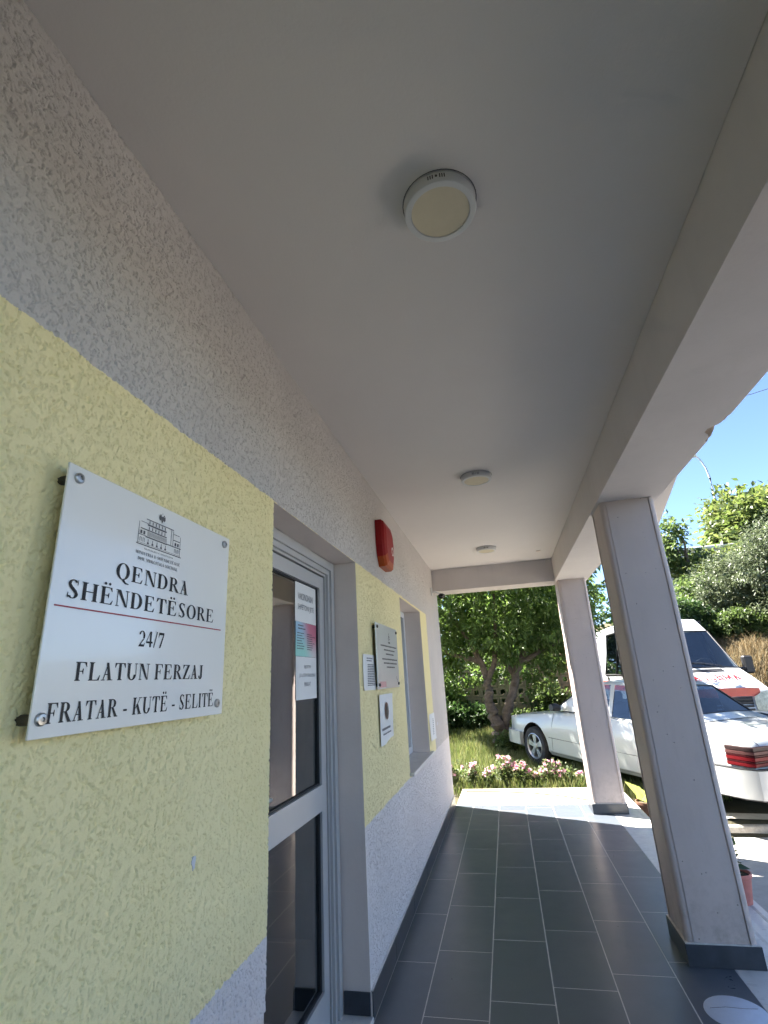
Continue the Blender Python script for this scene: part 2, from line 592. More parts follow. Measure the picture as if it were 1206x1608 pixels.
# ------------------------------------------------------------------ lettering
def ell(cx, cy, rx, ry, a0, a1, n):
    return [(cx + rx * math.cos(rad(a0 + (a1 - a0) * i / n)), cy + ry * math.sin(rad(a0 + (a1 - a0) * i / n))) for i in range(n + 1)]
def band(cx, cy, rx, ry, tx, ty, a0=0, a1=360, n=28):
    o = ell(cx, cy, rx, ry, a0, a1, n); i = ell(cx, cy, rx - tx, ry - ty, a0, a1, n)
    return [[o[k], o[k + 1], i[k + 1], i[k]] for k in range(n)]
def rc(x0, x1, y0, y1):
    return [(x0, y0), (x1, y0), (x1, y1), (x0, y1)]
T, t_ = .20, .05     # thick and thin strokes of a bold serif face, cap height 1
def stem(x, lo=True, hi=True, w=T, s=.085):
    g = [rc(x, x + w, 0, 1)]
    if lo:
        g += [rc(x - s, x + w + s, 0, .045), [(x - .03, .045), (x, .045), (x, .10)], [(x + w, .045), (x + w + .03, .045), (x + w, .10)]]
    if hi:
        g += [rc(x - s, x + w + s, .955, 1), [(x - .03, .955), (x, .90), (x, .955)], [(x + w, .90), (x + w + .03, .955), (x + w, .955)]]
    return g
def dia(x0, x1, x2, x3, y0=0, y1=1):
    return [[(x0, y0), (x1, y0), (x3, y1), (x2, y1)]]
def G_E(mid=True):
    g = stem(.12) + [rc(.32, .80, 0, t_), rc(.32, .76, 1 - t_, 1), [(.80, 0), (.88, .26), (.84, .26), (.70, .05), (.70, 0)], [(.76, 1), (.80, .76), (.76, .76), (.64, .95), (.64, 1)]]
    g += [rc(.32, .56, .49, .54), [(.56, .36), (.60, .36), (.60, .67), (.56, .67), (.50, .515)]]
    return g
def glyph(c):
    if c == 'A':
        return [dia(.52, .76, .33, .50)[0], dia(.10, .17, .44, .50)[0], rc(.22, .60, .30, .35), rc(.0, .28, 0, .045), rc(.44, .86, 0, .045)], .90
    if c == 'B':
        return stem(.12) + band(.40, .74, .34, .26, .20, t_, -90, 90, 14) + band(.40, .265, .42, .265, .21, t_, -90, 90, 14) + [rc(.32, .41, .95, 1), rc(.32, .41, .48, .53), rc(.32, .41, 0, t_)], .90
    if c == 'C':
        return band(.52, .5, .48, .52, .22, .055, 42, 318, 30) + [rc(.84, .88, .66, 1.0), rc(.84, .88, .0, .22)], .98
    if c == 'D':
        return stem(.12) + band(.42, .5, .50, .5, .22, t_, -90, 90, 22) + [rc(.32, .43, .95, 1), rc(.32, .43, 0, t_)], 1.0
    if c == 'E':
        return G_E(), .95
    if c == 'Ë':
        return G_E() + band(.30, 1.19, .085, .085, .0849, .0849, 0, 360, 12) + band(.58, 1.19, .085, .085, .0849, .0849, 0, 360, 12), .95
    if c == 'F':
        return stem(.12) + [rc(.32, .76, 1 - t_, 1), [(.76, 1), (.80, .74), (.76, .74), (.64, .95), (.64, 1)], rc(.32, .54, .48, .53), [(.54, .35), (.58, .35), (.58, .66), (.54, .66), (.48, .505)]], .86
    if c == 'G':
        return band(.52, .5, .48, .52, .22, .055, 42, 330, 30) + [rc(.84, .88, .66, 1.0), rc(.74, .94, .05, .42), rc(.66, 1.02, .40, .45)], 1.06
    if c == 'H':
        return stem(.12) + stem(.76) + [rc(.32, .76, .475, .53)], 1.10
    if c == 'I':
        return stem(.12), .46
    if c == 'J':
        return [rc(.26, .46, .20, 1), rc(.17, .55, .955, 1)] + band(.24, .20, .22, .22, .20, .06, -150, 0, 12) + band(.08, .16, .09, .09, .0899, .0899, 0, 360, 12), .60
    if c == 'K':
        return stem(.12) + [dia(.70, .96, .40, .60, 0, .60)[0], dia(.32, .40, .74, .82, .36, 1)[0], rc(.62, 1.02, 0, .045), rc(.64, .98, .955, 1)], 1.03
    if c == 'L':
        return stem(.12) + [rc(.32, .80, 0, t_), [(.80, 0), (.86, .30), (.82, .30), (.68, .05), (.68, 0)]], .90
    if c == 'M':
        return stem(.86) + [rc(.14, .19, 0, 1), rc(.05, .28, 0, .045), rc(.05, .32, .955, 1), dia(.50, .58, .12, .36)[0], dia(.50, .58, .84, .92)[0]], 1.22
    if c == 'N':
        return [rc(.14, .19, 0, 1), rc(.05, .30, 0, .045), rc(.03, .30, .955, 1), rc(.83, .88, 0, 1), rc(.71, 1.0, .955, 1), dia(.74, .88, .10, .36)[0]], 1.02
    if c == 'O':
        return band(.53, .5, .48, .52, .225, .05), 1.06
    if c == 'P':
        return stem(.12) + band(.40, .73, .38, .27, .21, t_, -90, 90, 14) + [rc(.32, .41, .95, 1), rc(.32, .41, .46, .51)], .84
    if c == 'Q':
        return band(.53, .5, .48, .52, .225, .05) + [[(.46, 0), (.64, .03), (.80, -.16), (1.0, -.19), (1.0, -.25), (.72, -.24), (.56, -.12)]], 1.08
    if c == 'R':
        return stem(.12) + band(.40, .745, .36, .255, .21, t_, -90, 90, 14) + [rc(.32, .41, .95, 1), rc(.32, .44, .49, .54), dia(.70, .96, .38, .58, 0, .50)[0], rc(.68, 1.0, 0, .045)], .98
    if c == 'S':
        g = band(.40, .745, .29, .275, .17, .055, 30, 180, 14) + band(.40, .255, .31, .275, .18, .055, -150, 0, 14)
        g += [[(.11, .745), (.28, .745), (.36, .62), (.71, .255), (.53, .255), (.20, .56)], [(.28, .745), (.30, .70), (.60, .44), (.71, .255), (.53, .255), (.45, .37)]]
        g += [rc(.62, .66, .72, 1.0), rc(.12, .16, 0, .30)]
        return g, .78
    if c == 'T':
        return stem(.36, True, False) + [rc(.06, .86, .95, 1), [(.02, .72), (.06, .72), (.20, .95), (.20, 1), (.05, 1)], [(.90, .72), (.86, .72), (.72, .95), (.72, 1), (.87, 1)]], .92
    if c == 'U':
        return [rc(.12, .32, .30, 1), rc(.03, .41, .955, 1), rc(.80, .85, .30, 1), rc(.70, .96, .955, 1)] + band(.485, .32, .365, .34, .20, .07, 180, 360, 16), 1.0
    if c == 'V':
        return [dia(.40, .52, .08, .30)[0], dia(.42, .50, .76, .83)[0], rc(.0, .40, .955, 1), rc(.64, .94, .955, 1)], .94
    if c == 'Z':
        return [rc(.06, .82, 0, t_), rc(.08, .80, 1 - t_, 1), dia(.04, .28, .60, .84)[0], [(.82, 0), (.88, .30), (.84, .30), (.70, .05), (.70, 0)], [(.08, 1), (.06, .72), (.10, .72), (.22, .95), (.22, 1)]], .92
    if c == '2':
        return band(.36, .68, .32, .32, .17, .055, -35, 165, 18) + [[(.06, .0), (.62, 0), (.70, .24), (.66, .24), (.58, .14), (.20, .14)], [(.06, 0), (.20, .14), (.62, .50), (.54, .40)], [(.06, 0), (.06, .03), (.46, .46), (.62, .50), (.28, .14)]], .74
    if c == '4':
        return [rc(.40, .58, 0, 1), rc(.04, .72, .24, .36), [(.04, .36), (.10, .36), (.46, 1), (.40, 1)]], .76
    if c == '7':
        return [rc(.08, .68, .84, 1), [(.18, 0), (.34, 0), (.68, .84), (.56, .84)], [(.04, .66), (.08, .66), (.16, .84), (.08, 1)]], .72
    if c == '/':
        return dia(.0, .09, .32, .41, -.02, 1.02), .42
    if c == '-':
        return [rc(.05, .42, .27, .38)], .47
    return [], .36

def serif_polys(text, gap=.06):
    x = 0; out = []
    for ch in text:
        g, w = glyph(ch)
        out += [[(px + x, py) for px, py in poly] for poly in g]
        x += w + gap
    return out, x - gap

def wall_text(mb, text, x, y0, y1, zb, cap, mi=0):
    polys, w = serif_polys(text)
    sx = (y1 - y0) / w
    for i, p in enumerate(polys):
        mb.add([(x + (i % 5) * 2e-5, y0 + a * sx, zb + b * cap) for a, b in p], [tuple(range(len(p)))], mi)

def font_tris(text, bold=0.):
    cu = bpy.data.curves.new('tmp', 'FONT'); cu.body = text; cu.resolution_u = 3; cu.offset = bold
    o = bpy.data.objects.new('tmp', cu); COL.objects.link(o)
    dg = bpy.context.evaluated_depsgraph_get()
    me = bpy.data.meshes.new_from_object(o.evaluated_get(dg))
    v = np.array([p.co[:2] for p in me.vertices]); f = [tuple(p.vertices) for p in me.polygons]
    bpy.data.objects.remove(o); bpy.data.curves.remove(cu); bpy.data.meshes.remove(me)
    v = v - v.min(0)
    return v, f
def font_wall(mb, text, x, y0, y1, zb, h, mi=0):
    v, f = font_tris(text)
    mx = v.max(0)
    mb.add([(x, y0 + a / mx[0] * (y1 - y0), zb + b / mx[1] * h) for a, b in v], f, mi)
def word_bars(mb, rnd, x, y0, y1, z, h, mi=0):
    y = y0
    while y < y1 - .004:
        w = min(rnd.uniform(.012, .04), y1 - y)
        mb.add([(x, y, z), (x, y + w, z), (x, y + w, z + h), (x, y, z + h)], [(0, 1, 2, 3)], mi)
        y += w + h * .45

# ================================================================== LARGE STRUCTURE
random.seed(7)
YW = 6.93      # far end of the wall
bld = thing('health_centre_building', (0, 0, 0), 'yellow and grey stucco health centre with a deep columned porch', 'building')

def wall_mesh():
    ys = [-6.0, 1.69, 2.835, 4.17, 5.25, YW]
    zs = [-.36, .0, .79, 2.13, 2.148, 3.5]
    D = -.28
    mb = MB()
    def opening(i, k):
        if i == 1 and 1 <= k <= 3:
            return True
        if i == 3 and k == 2:
            return True
        return False
    for i in range(5):
        for k in range(5):
            if not opening(i, k):
                mb.add([(0, ys[i], zs[k]), (0, ys[i + 1], zs[k]), (0, ys[i + 1], zs[k + 1]), (0, ys[i], zs[k + 1])], [(0, 1, 2, 3)], 0)
    def q(a, b, c, d, mi):
        mb.add([a, b, c, d], [(0, 1, 2, 3)], mi)
    for (y0, y1, z0, z1) in ((1.69, 2.835, 0, 2.148), (4.17, 5.25, .79, 2.13)):
        q((0, y0, z0), (D, y0, z0), (D, y0, z1), (0, y0, z1), 1)
        q((0, y1, z0), (0, y1, z1), (D, y1, z1), (D, y1, z0), 1)
        q((0, y0, z1), (D, y0, z1), (D, y1, z1), (0, y1, z1), 1)
        q((0, y0, z0), (0, y1, z0), (D, y1, z0), (D, y0, z0), 1)
    q((0, YW, -.36), (D, YW, -.36), (D, YW, 3.5), (0, YW, 3.5), 0)
    q((0, -6, -.36), (0, -6, 3.5), (D, -6, 3.5), (D, -6, -.36), 0)
    return mb
def plaster_relief(y0, y1, z0, z1, st_, seed, dep=.0050):
    rs = np.random.RandomState(seed)
    ny, nz = int((y1 - y0) / st_), int((z1 - z0) / st_)
    Y, Z = np.meshgrid(np.linspace(y0, y1, ny + 1), np.linspace(z0, z1, nz + 1))
    def field(k0, k1, n, az=.75):
        f = np.zeros_like(Y)
        for _ in range(n):
            a = rs.uniform(0, 2 * np.pi); k = rs.uniform(k0, k1)
            f += np.cos(k * np.cos(a) * Y + k * az * np.sin(a) * Z + rs.uniform(0, 6.28))
        return f / np.sqrt(n / 2)
    g = np.zeros_like(Y)
    for (k0, k1, w, m0, m1, lo) in ((120, 250, .17, 70, 170, .6), (240, 450, .27, 140, 310, .3), (380, 620, .30, 200, 420, .5)):
        f = field(k0, k1, 26); mk = field(m0, m1, 16)
        line = np.clip((1.25 - np.abs(f) / w) * 3, 0, 1)
        g = np.maximum(g, line * np.clip((mk - lo) / .12, 0, 1))
    X = .0060 - dep * g + .0005 * field(20, 60, 12) + .00022 * field(500, 900, 10)
    v = np.stack([X, Y, Z], -1).reshape(-1, 3)
    i = np.arange((ny + 1) * (nz + 1)).reshape(nz + 1, ny + 1)
    f = np.stack([i[:-1, :-1], i[:-1, 1:], i[1:, 1:], i[1:, :-1]], -1).reshape(-1, 4)
    return v, f
wall = wall_mesh().build('wall', ['stucco', 'reveal_paint'], bld, fix=False)
# the rooms behind the wall
mb = MB()
mb.box(-5.2, -.283, -5.95, YW - .05, -.05, -.002)
mb.box(-5.2, -5.05, -5.95, YW - .05, 0, 2.9)
mb.box(-5.05, -.283, YW - .2, YW - .05, 0, 2.9)
mb.box(-5.05, -.283, -5.95, -5.8, 0, 2.9)
mb.box(-5.05, -.283, -5.8, YW - .2, 2.75, 2.9)
mb.box(-2.4, -.283, 3.55, 3.67, 0, 2.75)
for (a, b, c, d) in ((-5.8, 1.6, 0, 2.75), (2.9, 3.55, 0, 2.75), (3.67, 4.1, 0, 2.75), (5.3, YW - .2, 0, 2.75), (4.1, 5.3, 0, .7)):
    mb.box(-.30, -.284, a, b, c, d)
mb.build('room', 'room_wall', bld)
mb = MB(); mb.box(0.0, 1.515, -6, 6.528, 2.81, 2.95)
mb.build('porch_ceiling', 'ceiling_paint', bld)
mb = MB()
mb.box(-5.3, 1.9, -6, 6.868, 2.952, 6.2)
mb.build('shade_block', 'stucco', bld)  # unseen block added to lengthen the shadow over the ground outside
mb = MB(); mb.bbox(-5.4, 1.99, -6.1, 6.95, 6.203, 6.4, .02); mb.build('roof', 'beam_paint', bld)
mb = MB(); mb.box(.002, 1.9, -2.3, -2.05, -.3, 2.8); mb.build('rear_light_blocker', 'stucco', bld)  # unseen wall added behind the camera to dim the near ceiling
mb = MB(); mb.box(1.62, 1.80, -2.05, .70, -.3, .95); mb.build('side_light_blocker', 'stucco', bld)  # unseen low wall added to cut ground bounce onto the near ceiling
# canopy edge that splays outwards along the far bays
mb = MB(); mb.prism([(1.922, 1.2), (2.02, 2.6), (2.155, 3.6), (2.214, 3.954), (2.44, 5.283), (2.66, 6.6), (1.922, 6.6)], 'z', 2.80, 2.95)
mb.build('canopy_edge', 'beam_paint', bld)
mb = MB(); mb.box(0.002, 1.515, 6.53, 6.87, 2.53, 2.948)
mb.build('end_lintel', 'beam_paint', bld)
# main beam with a chipped lower outer arris
mb = MB()
ys = [-6, 0, 1.5] + [2.2 + .018 * i for i in range(34)] + [3.4, 5, 6.87]
rng_ = random.Random(3)
rows = []
for y in ys:
    dpt = 0.006
    if 2.36 < y < 2.62:
        u = (y - 2.36) / .26
        dpt = .010 + .036 * math.exp(-((u - .5) / .2) ** 2) * rng_.uniform(.7, 1.25) + rng_.uniform(0, .006)
    rows.append([(1.517, y, 2.95), (1.517, y, 2.53), (1.92 - dpt * 1.15, y, 2.53), (1.92 - dpt * .45, y, 2.53 + dpt * .35), (1.92, y, 2.53 + dpt * .8), (1.92, y, 2.95)])
for a, b, y in zip(rows[:-1], rows[1:], ys):
    for i in range(5):
        rough_ = i in (2, 3) and 2.35 < y < 2.62
        mb.add([a[i], b[i], b[i + 1], a[i + 1]], [(0, 1, 2, 3)], 1 if rough_ else 0)
mb.add(rows[0], [tuple(range(6))]); mb.add(rows[-1], [tuple(range(5, -1, -1))])
mb.build('beam', ['beam_paint', 'broken_concrete'], bld)

def column(y0, y1):
    x0, x1 = 1.535, 1.872
    cx, cy = (x0 + x1) / 2, (y0 + y1) / 2
    r = .028
    poly = []
    hx, hy = (x1 - x0) / 2, (y1 - y0) / 2
    for q in range(4):
        a, b = (hx, hy) if q % 2 == 0 else (hy, hx)
        pts = []
        for k in range(7):                      # rounded corner bead
            an = rad(180 + 15 * k)
            pts.append((-a + r + r * math.cos(an), -b + r + r * math.sin(an)))
        g = -a + r + .004
        pts += [(g, -b), (g, -b + .009), (g + .008, -b + .009), (g + .008, -b + .004)]
        g = a - r - .004
        pts += [(g - .008, -b + .004), (g - .008, -b + .009), (g, -b + .009), (g, -b)]
        for (px, py) in pts:
            for _ in range(q):
                px, py = -py, px
            poly.append((cx + px, cy + py))
    mb = MB()
    zs = [2.531 * k / 60 for k in range(61)]
    n = len(poly)
    rj = random.Random(int(y0 * 100))
    v = []
    ph = [rj.uniform(0, 6) for _ in range(6)]
    for z in zs:
        ox = .0016 * math.sin(2.3 * z + ph[0]) + .0008 * math.sin(9 * z + ph[1]); oy = .0016 * math.sin(2.9 * z + ph[2]) + .0008 * math.sin(11 * z + ph[3])
        for q, p in enumerate(poly):
            nick = rj.uniform(0, .0035) if (q % 15) in (2, 3, 4) and rj.random() < .12 else 0
            v.append((p[0] + ox + (cx - p[0]) * nick * 4, p[1] + oy + (cy - p[1]) * nick * 4, z))
    f = [(k * n + i, k * n + (i + 1) % n, k * n + n + (i + 1) % n, k * n + n + i) for k in range(len(zs) - 1) for i in range(n)]
    mb.add(v, f)
    c = mb.build('column', 'column_paint', bld, smooth=35)
    e = .0105; h = .098
    for (a0, a1, b0, b1) in ((x0 - e, x1 + e, y0 - e, y0 - .0005), (x0 - e, x1 + e, y1 + .0005, y1 + e), (x0 - e, x0 - .0005, y0 + .001, y1 - .001), (x1 + .0005, x1 + e, y0 + .001, y1 - .001)):
        mb = MB(); mb.bbox(a0, a1, b0, b1, .0005, h, .0012); mb.build('skirting_tile', 'skirt_tile', c)
    mb = MB()
    mb.prism([(x0 - .007, y0 - .007), (x1 + .007, y0 - .007), (x1 + .007, y1 + .007), (x0 - .007, y1 + .007)], 'z', h - .002, h + .004)
    mb.build('skirting_grout', 'grout', c)
column(.76, 1.09); column(3.46, 3.785); column(6.5, 6.83)

# skirting along the wall
P0 = 3.362; PY = .602
edges = [2.836] + [P0 + PY * k for k in range(6)] + [YW]
for a, b in zip(edges[:-1], edges[1:]):
    mb = MB(); mb.bbox(.0006, .0108, a + .0016, b - .0016, .0, .108, .0012)
    mb.build('skirting_tile', 'skirt_tile', bld)
mb = MB(); mb.box(.0005, .0085, 2.84, YW, .106, .112); mb.box(.0005, .006, 2.837, YW - .002, .003, .106); mb.build('skirting_grout', 'grout', bld)
mb = MB(); mb.bbox(-.128, -.001, 2.824, 2.8345, .022, .108, .0012); mb.build('skirting_tile', 'skirt_tile', bld)
edges = [-.85, -.25, .35, .95, 1.55, 1.688]
for a, b in zip(edges[:-1], edges[1:]):
    mb = MB(); mb.bbox(.0006, .0108, a + .0016, b - .0016, .0, .108, .0012)
    mb.build('skirting_tile', 'skirt_tile', bld)

# glazed aluminium door
XF = -.132
mb = MB()
def U(mb, x0, x1, y0, y1, z1, w, z0=.012):
    mb.box(x0, x1, y0, y0 + w, z0, z1); mb.box(x0, x1, y1 - w, y1, z0, z1); mb.box(x0, x1, y0 + w, y1 - w, z1 - w, z1)
U(mb, -.215, XF, 1.692, 2.828, 2.146, .048)
U(mb, -.213, XF - .012, 1.741, 2.779, 2.097, .026)
U(mb, -.211, XF - .026, 1.768, 2.752, 2.070, .012)
frame = mb.build('door_frame', 'aluminium', bld)
mb = MB()
xl0, xl1 = -.208, -.165
y0, y1, z1 = 1.80, 2.735, 2.050
U(mb, xl0, xl1, y0, y1, z1, .068, .02)
mb.box(xl0, xl1, y0 + .068, y1 - .068, .02, .175)
mb.box(xl0, xl1, y0 + .068, y1 - .068, .888, 1.002)
door = mb.build('door', 'aluminium', bld)
for (za, zb_) in ((.178, .885), (1.005, 1.979)):
    mb = MB(); mb.box(-.192, -.187, y0 + .071, y1 - .071, za, zb_); mb.build('pane', 'glass', door)
    mb = MB()
    for (a, b, c, d) in ((y0 + .0685, y0 + .076, za - .002, zb_ + .002), (y1 - .076, y1 - .0685, za - .002, zb_ + .002)):
        mb.box(-.186, -.176, a, b, c, d)
    mb.box(-.186, -.176, y0 + .076, y1 - .076, za - .002, za + .005); mb.box(-.186, -.176, y0 + .076, y1 - .076, zb_ - .005, zb_ + .002)
    mb.build('gasket', 'dark_gasket', door)
mb = MB()
mb.box(-.163, -.158, 1.822, 1.852, .98, 1.16); mb.tube([(-.16, 1.837, 1.08), (-.115, 1.837, 1.08), (-.112, 1.842, 1.08), (-.112, 1.96, 1.08)], .009, 8)
mb.build('handle', 'steel', door, smooth=40)
mb = MB(); mb.bbox(-.235, .012, 1.692, 2.833, -.003, .02, .003); mb.build('threshold', 'marble', bld)
# window with a marble sill
mb = MB()
a, b, c, d = 4.172, 5.248, .812, 2.128
for (p, q, r, s) in ((a, a + .055, c, d), (b - .055, b, c, d), (a + .055, b - .055, c, c + .055), (a + .055, b - .055, d - .055, d), (4.68, 4.74, c + .055, d - .055)):
    mb.box(-.225, -.165, p, q, r, s)
win = mb.build('window', 'pvc_white', bld)
for (p, q) in ((a + .057, 4.678), (4.742, b - .057)):
    mb = MB(); mb.box(-.20, -.194, p, q, c + .057, d - .057); mb.build('pane', 'glass', win)
mb = MB(); mb.bbox(-.225, .035, 4.15, 5.32, .785, .81, .004); mb.build('window_sill', 'marble', bld)

# small damage on the wall
def chip(name, cy, cz, ry, rz, mat, seed, th=.0012, x=.0):
    rr = random.Random(seed)
    poly = []
    for k in range(14):
        an = 2 * math.pi * k / 14
        s_ = rr.uniform(.65, 1.15)
        poly.append((cy + ry * s_ * math.cos(an), cz + rz * s_ * math.sin(an)))
    mb = MB(); mb.prism(poly, 'x', x - .001, x + th); return mb.build(name, mat, bld)
chip('paint_chip', 1.273, 1.087, .009, .016, 'chip_white', 1, .0074)
chip('paint_chip', 5.95, 1.0, .035, .018, 'chip_white', 5)

# ------------------------------------------------------------------ porch floor
mb = MB(); mb.box(-.28, 2.042, -6, 6.94, -.36, -.0003)
floor = struct(mb.build('porch_floor', 'grout'))
J = [.0125] + [.2286 + .3012 * k for k in range(6)]
roff = [3.362, 2.899, 3.052, 3.197, 3.350, 3.4955]
jt = .0046
tile_mesh = {}
fl = wloc(floor)
for k in range(6):
    x0, x1 = J[k] + (jt / 2 if k else 0), J[k + 1] - jt / 2
    y = roff[k] - PY * 9
    while y < 6.94:
        a, b = y + jt / 2, min(y + PY - jt / 2, 6.938)
        if b - a > .02:
            key = (round(x1 - x0, 4), round(b - a, 4))
            if key not in tile_mesh:
                w, l = key
                mb = MB(); mb.bbox(0, w, 0, l, -.006, 0, .0006)
                o = mb.build('tile', 'floor_tile', floor, local=True)
                tile_mesh[key] = o
                o.location = Vector((x0, a, 0)) - fl
            else:
                o = link_copy(tile_mesh[key], Vector((x0, a, 0)) - fl, floor, 'tile')
        y += PY
# white marble border, apron beyond the porch, and the step
def slab(x0, x1, y0, y1, z, parent, nose=None, th=.03):
    mb = MB()
    if nose:
        g = x1 - nose
        mb.bbox(x0, g - .013, y0, y1, z - th, z, .002)
        mb.box(g - .0105, g - .006, y0, y1, z - th, z - .0005); mb.box(g - .0035, g + .001, y0, y1, z - th, z - .0005)
        mb.bbox(g + .0035, x1, y0, y1, z - th, z, .003)
    else:
        mb.bbox(x0, x1, y0, y1, z - th, z, .002)
    return mb.build('marble_slab', 'marble', parent)
ye = [-5.5, -4.3, -3.1, -1.9, -.7, .5, 1.7, 2.9, 4.1, 5.3, 6.1, 6.94]
for a, b in zip(ye[:-1], ye[1:]):
    slab(1.7375, 2.05, a + .0015, b - .0015, .0, floor, .046)
mb = MB(); mb.box(.03, 2.045, 6.942, 7.86, -.4, -.006); apron = struct(mb.build('porch_apron', 'pale_concrete'))
for (a, b) in ((.02, 1.2), (1.204, 2.05)):
    mb = MB()
    mb.bbox(a, b, 6.944, 7.03, -.03, .0, .002); mb.bbox(a, b, 7.80, 7.87, -.03, .0, .002)
    mb.bbox(a, a + .07, 7.034, 7.796, -.03, .0, .002); mb.bbox(b - .07, b, 7.034, 7.796, -.03, .0, .002)
    mb.bbox(a + .0725, b - .0725, 7.0345, 7.7955, -.03, -.001, .002)
    mb.build('marble_slab', 'travertine', apron)
mb = MB(); mb.box(2.046, 2.335, -3.0, 6.0, -.36, -.206); step = struct(mb.build('step', 'concrete'))
for a, b in zip(ye[3:-1], ye[4:-1]):
    slab(2.047, 2.345, a + .0015, b - .0015, -.175, step, .055)

# ------------------------------------------------------------------ ground
def sm(a, b, x):
    t = np.clip((x - a) / (b - a), 0, 1); return t * t * (3 - 2 * t)
def H(x, y):
    x = np.asarray(x, float); y = np.asarray(y, float)
    z = -.003 - .0293 * (np.clip(x, -5, 7) - 1.346) + .0438 * (np.clip(y, 4, 16) - 11.16)
    bank = 1.75 * sm(13.0, 14.9, y + .25 * (x - 6)) * sm(5.45, 6.4, x)
    z = z + bank
    z = z + (.12 * np.clip(y - 16.5, 0, 14) + .08 * np.clip(y - 16.5, 0, 6)) * sm(3.4, 7, x)
    return z
def lumpy(x, y):
    return .03 * np.sin(1.7 * x + 2.1 * y) + .025 * np.sin(3.9 * x - 2.7 * y + 1) + .015 * np.sin(7.1 * x + 5.3 * y)
def Hl(x, y):
    x = np.asarray(x, float); y = np.asarray(y, float)
    return H(x, y) + lumpy(x, y) * sm(8.2, 9.5, y)
gx = np.concatenate([np.array([-400, -150, -60, -30, -18]), np.arange(-12, 16.01, .4), np.array([20, 26, 34, 60, 150, 400])])
gy = np.concatenate([np.array([-400, -150, -60, -30, -12, -2, 4, 6.9, 7.15]), np.arange(7.5, 32, .4), np.array([34, 38, 45, 60, 100, 200, 400])])
XX, YY = np.meshgrid(gx, gy)
ZZ = Hl(XX, YY)
ZZ = np.where(YY < 7.1, -.5, ZZ)
mb = MB()
nx = len(gx)
mb.v = list(zip(XX.ravel().tolist(), YY.ravel().tolist(), ZZ.ravel().tolist()))
mb.f = [(j * nx + i, j * nx + i + 1, (j + 1) * nx + i + 1, (j + 1) * nx + i) for j in range(len(gy) - 1) for i in range(nx - 1)]
mb.mi = [0] * len(mb.f)
struct(mb.build('ground', 'soil', smooth=60, local=True, fix=False))
mb = MB(); mb.box(2.05, 3.6, -30, 7.07, -.48, -.35); struct(mb.build('pavement', 'concrete'))
mb = MB(); mb.box(3.602, 30, 3.2, 7.07, -.48, -.354); struct(mb.build('bounce_yard', 'bounce_ground'))  # unseen pale ground, made bright to bounce sunlight into the porch
mb = MB(); mb.box(3.602, 30, -30, 3.198, -.48, -.358); struct(mb.build('dim_yard', 'dim_ground'))  # unseen dark ground, split off to keep bounce from the near ceiling
# kerb blocks and the pale walkway behind them
mb = MB(); mb.box(2.06, 12, 7.075, 7.2, -.5, -.262); kerb = struct(mb.build('kerb', 'rough_stone'))
xk = 2.06
while xk < 7:
    w = random.uniform(.8, 1.0)
    mb = MB(); mb.bbox(xk + .004, xk + w - .004, 7.072 + random.uniform(-.006, .004), 7.21, -.4, -.245 + random.uniform(-.006, .006), .014)
    mb.build('kerb_stone', 'rough_stone', kerb); xk += w
mb = MB()
xs_ = np.arange(2.06, 9, .5)
for a, b in zip(xs_[:-1], xs_[1:]):
    for (ya, yb) in ((7.2, 7.32), (7.32, 7.42)):
        mb.add([(a, ya, float(H(a, ya)) + .02), (b, ya, float(H(b, ya)) + .02), (b, yb, float(H(b, yb)) + .02), (a, yb, float(H(a, yb)) + .02)], [(0, 1, 2, 3)])
struct(mb.build('walkway', 'pale_concrete', local=True))

# ================================================================== FIXTURES ON THE BUILDING
# ceiling lamps
def ceiling_lamp(x, y, label):
    t = thing('ceiling_lamp', (x, y, 2.772), label, 'lamp', 'round ceiling lamps of the porch')
    mb = MB()
    mb.lathe([(.0965, .038), (.104, .037), (.1055, .034), (.1055, .006), (.1035, .001), (.100, 0.0), (.0865, .0), (.0855, .0025), (.0855, .006)], 56, (x, y, 2.772))
    mb.build('housing', 'lamp_white', t, smooth=35)
    mb = MB(); mb.disc(.0852, 48, (x, y, 2.772 + .003)); mb.build('diffuser', 'lamp_diffuser', t)
    for base in (rad(-98), rad(-80)):
        for k in range(3):
            a = base + rad(3.4) * (k - 1)
            ca, sa = math.cos(a), math.sin(a)
            mb = MB()
            r = .1058; w = .0016
            mb.add([(x + r * ca - w * -sa, y + r * sa - w * ca, 2.785), (x + r * ca + w * -sa, y + r * sa + w * ca, 2.785), (x + r * ca + w * -sa, y + r * sa + w * ca, 2.799), (x + r * ca - w * -sa, y + r * sa - w * ca, 2.799)], [(0, 1, 2, 3)])
            mb.build('vent_slot', 'plain_black', t)
    a = rad(-89)
    mb = MB(); mb.tube([(x + .105 * math.cos(a), y + .105 * math.sin(a), 2.792), (x + .1075 * math.cos(a), y + .1075 * math.sin(a), 2.792)], .0034, 10); mb.build('screw', 'dark_steel', t)
    mb = MB(); mb.lathe([(.107, .038), (.110, .0382)], 40, (x, y, 2.7715)); mb.build('shadow_gap', 'seam', t)
ceiling_lamp(.763, 1.165, 'large nearest round white ceiling lamp with cream diffuser')
ceiling_lamp(.750, 3.398, 'middle round white lamp on the porch ceiling')
ceiling_lamp(.743, 5.598, 'farthest round white ceiling lamp close to the end lintel')
mb = MB(); mb.prism([(1.305, 5.985), (1.352, 5.985), (1.352, 6.03), (1.305, 6.03)], 'z', 2.803, 2.812)
tag(mb.build('junction_cover', 'reveal_paint'), 'tiny square grey junction cover on the far ceiling', 'junction cover')

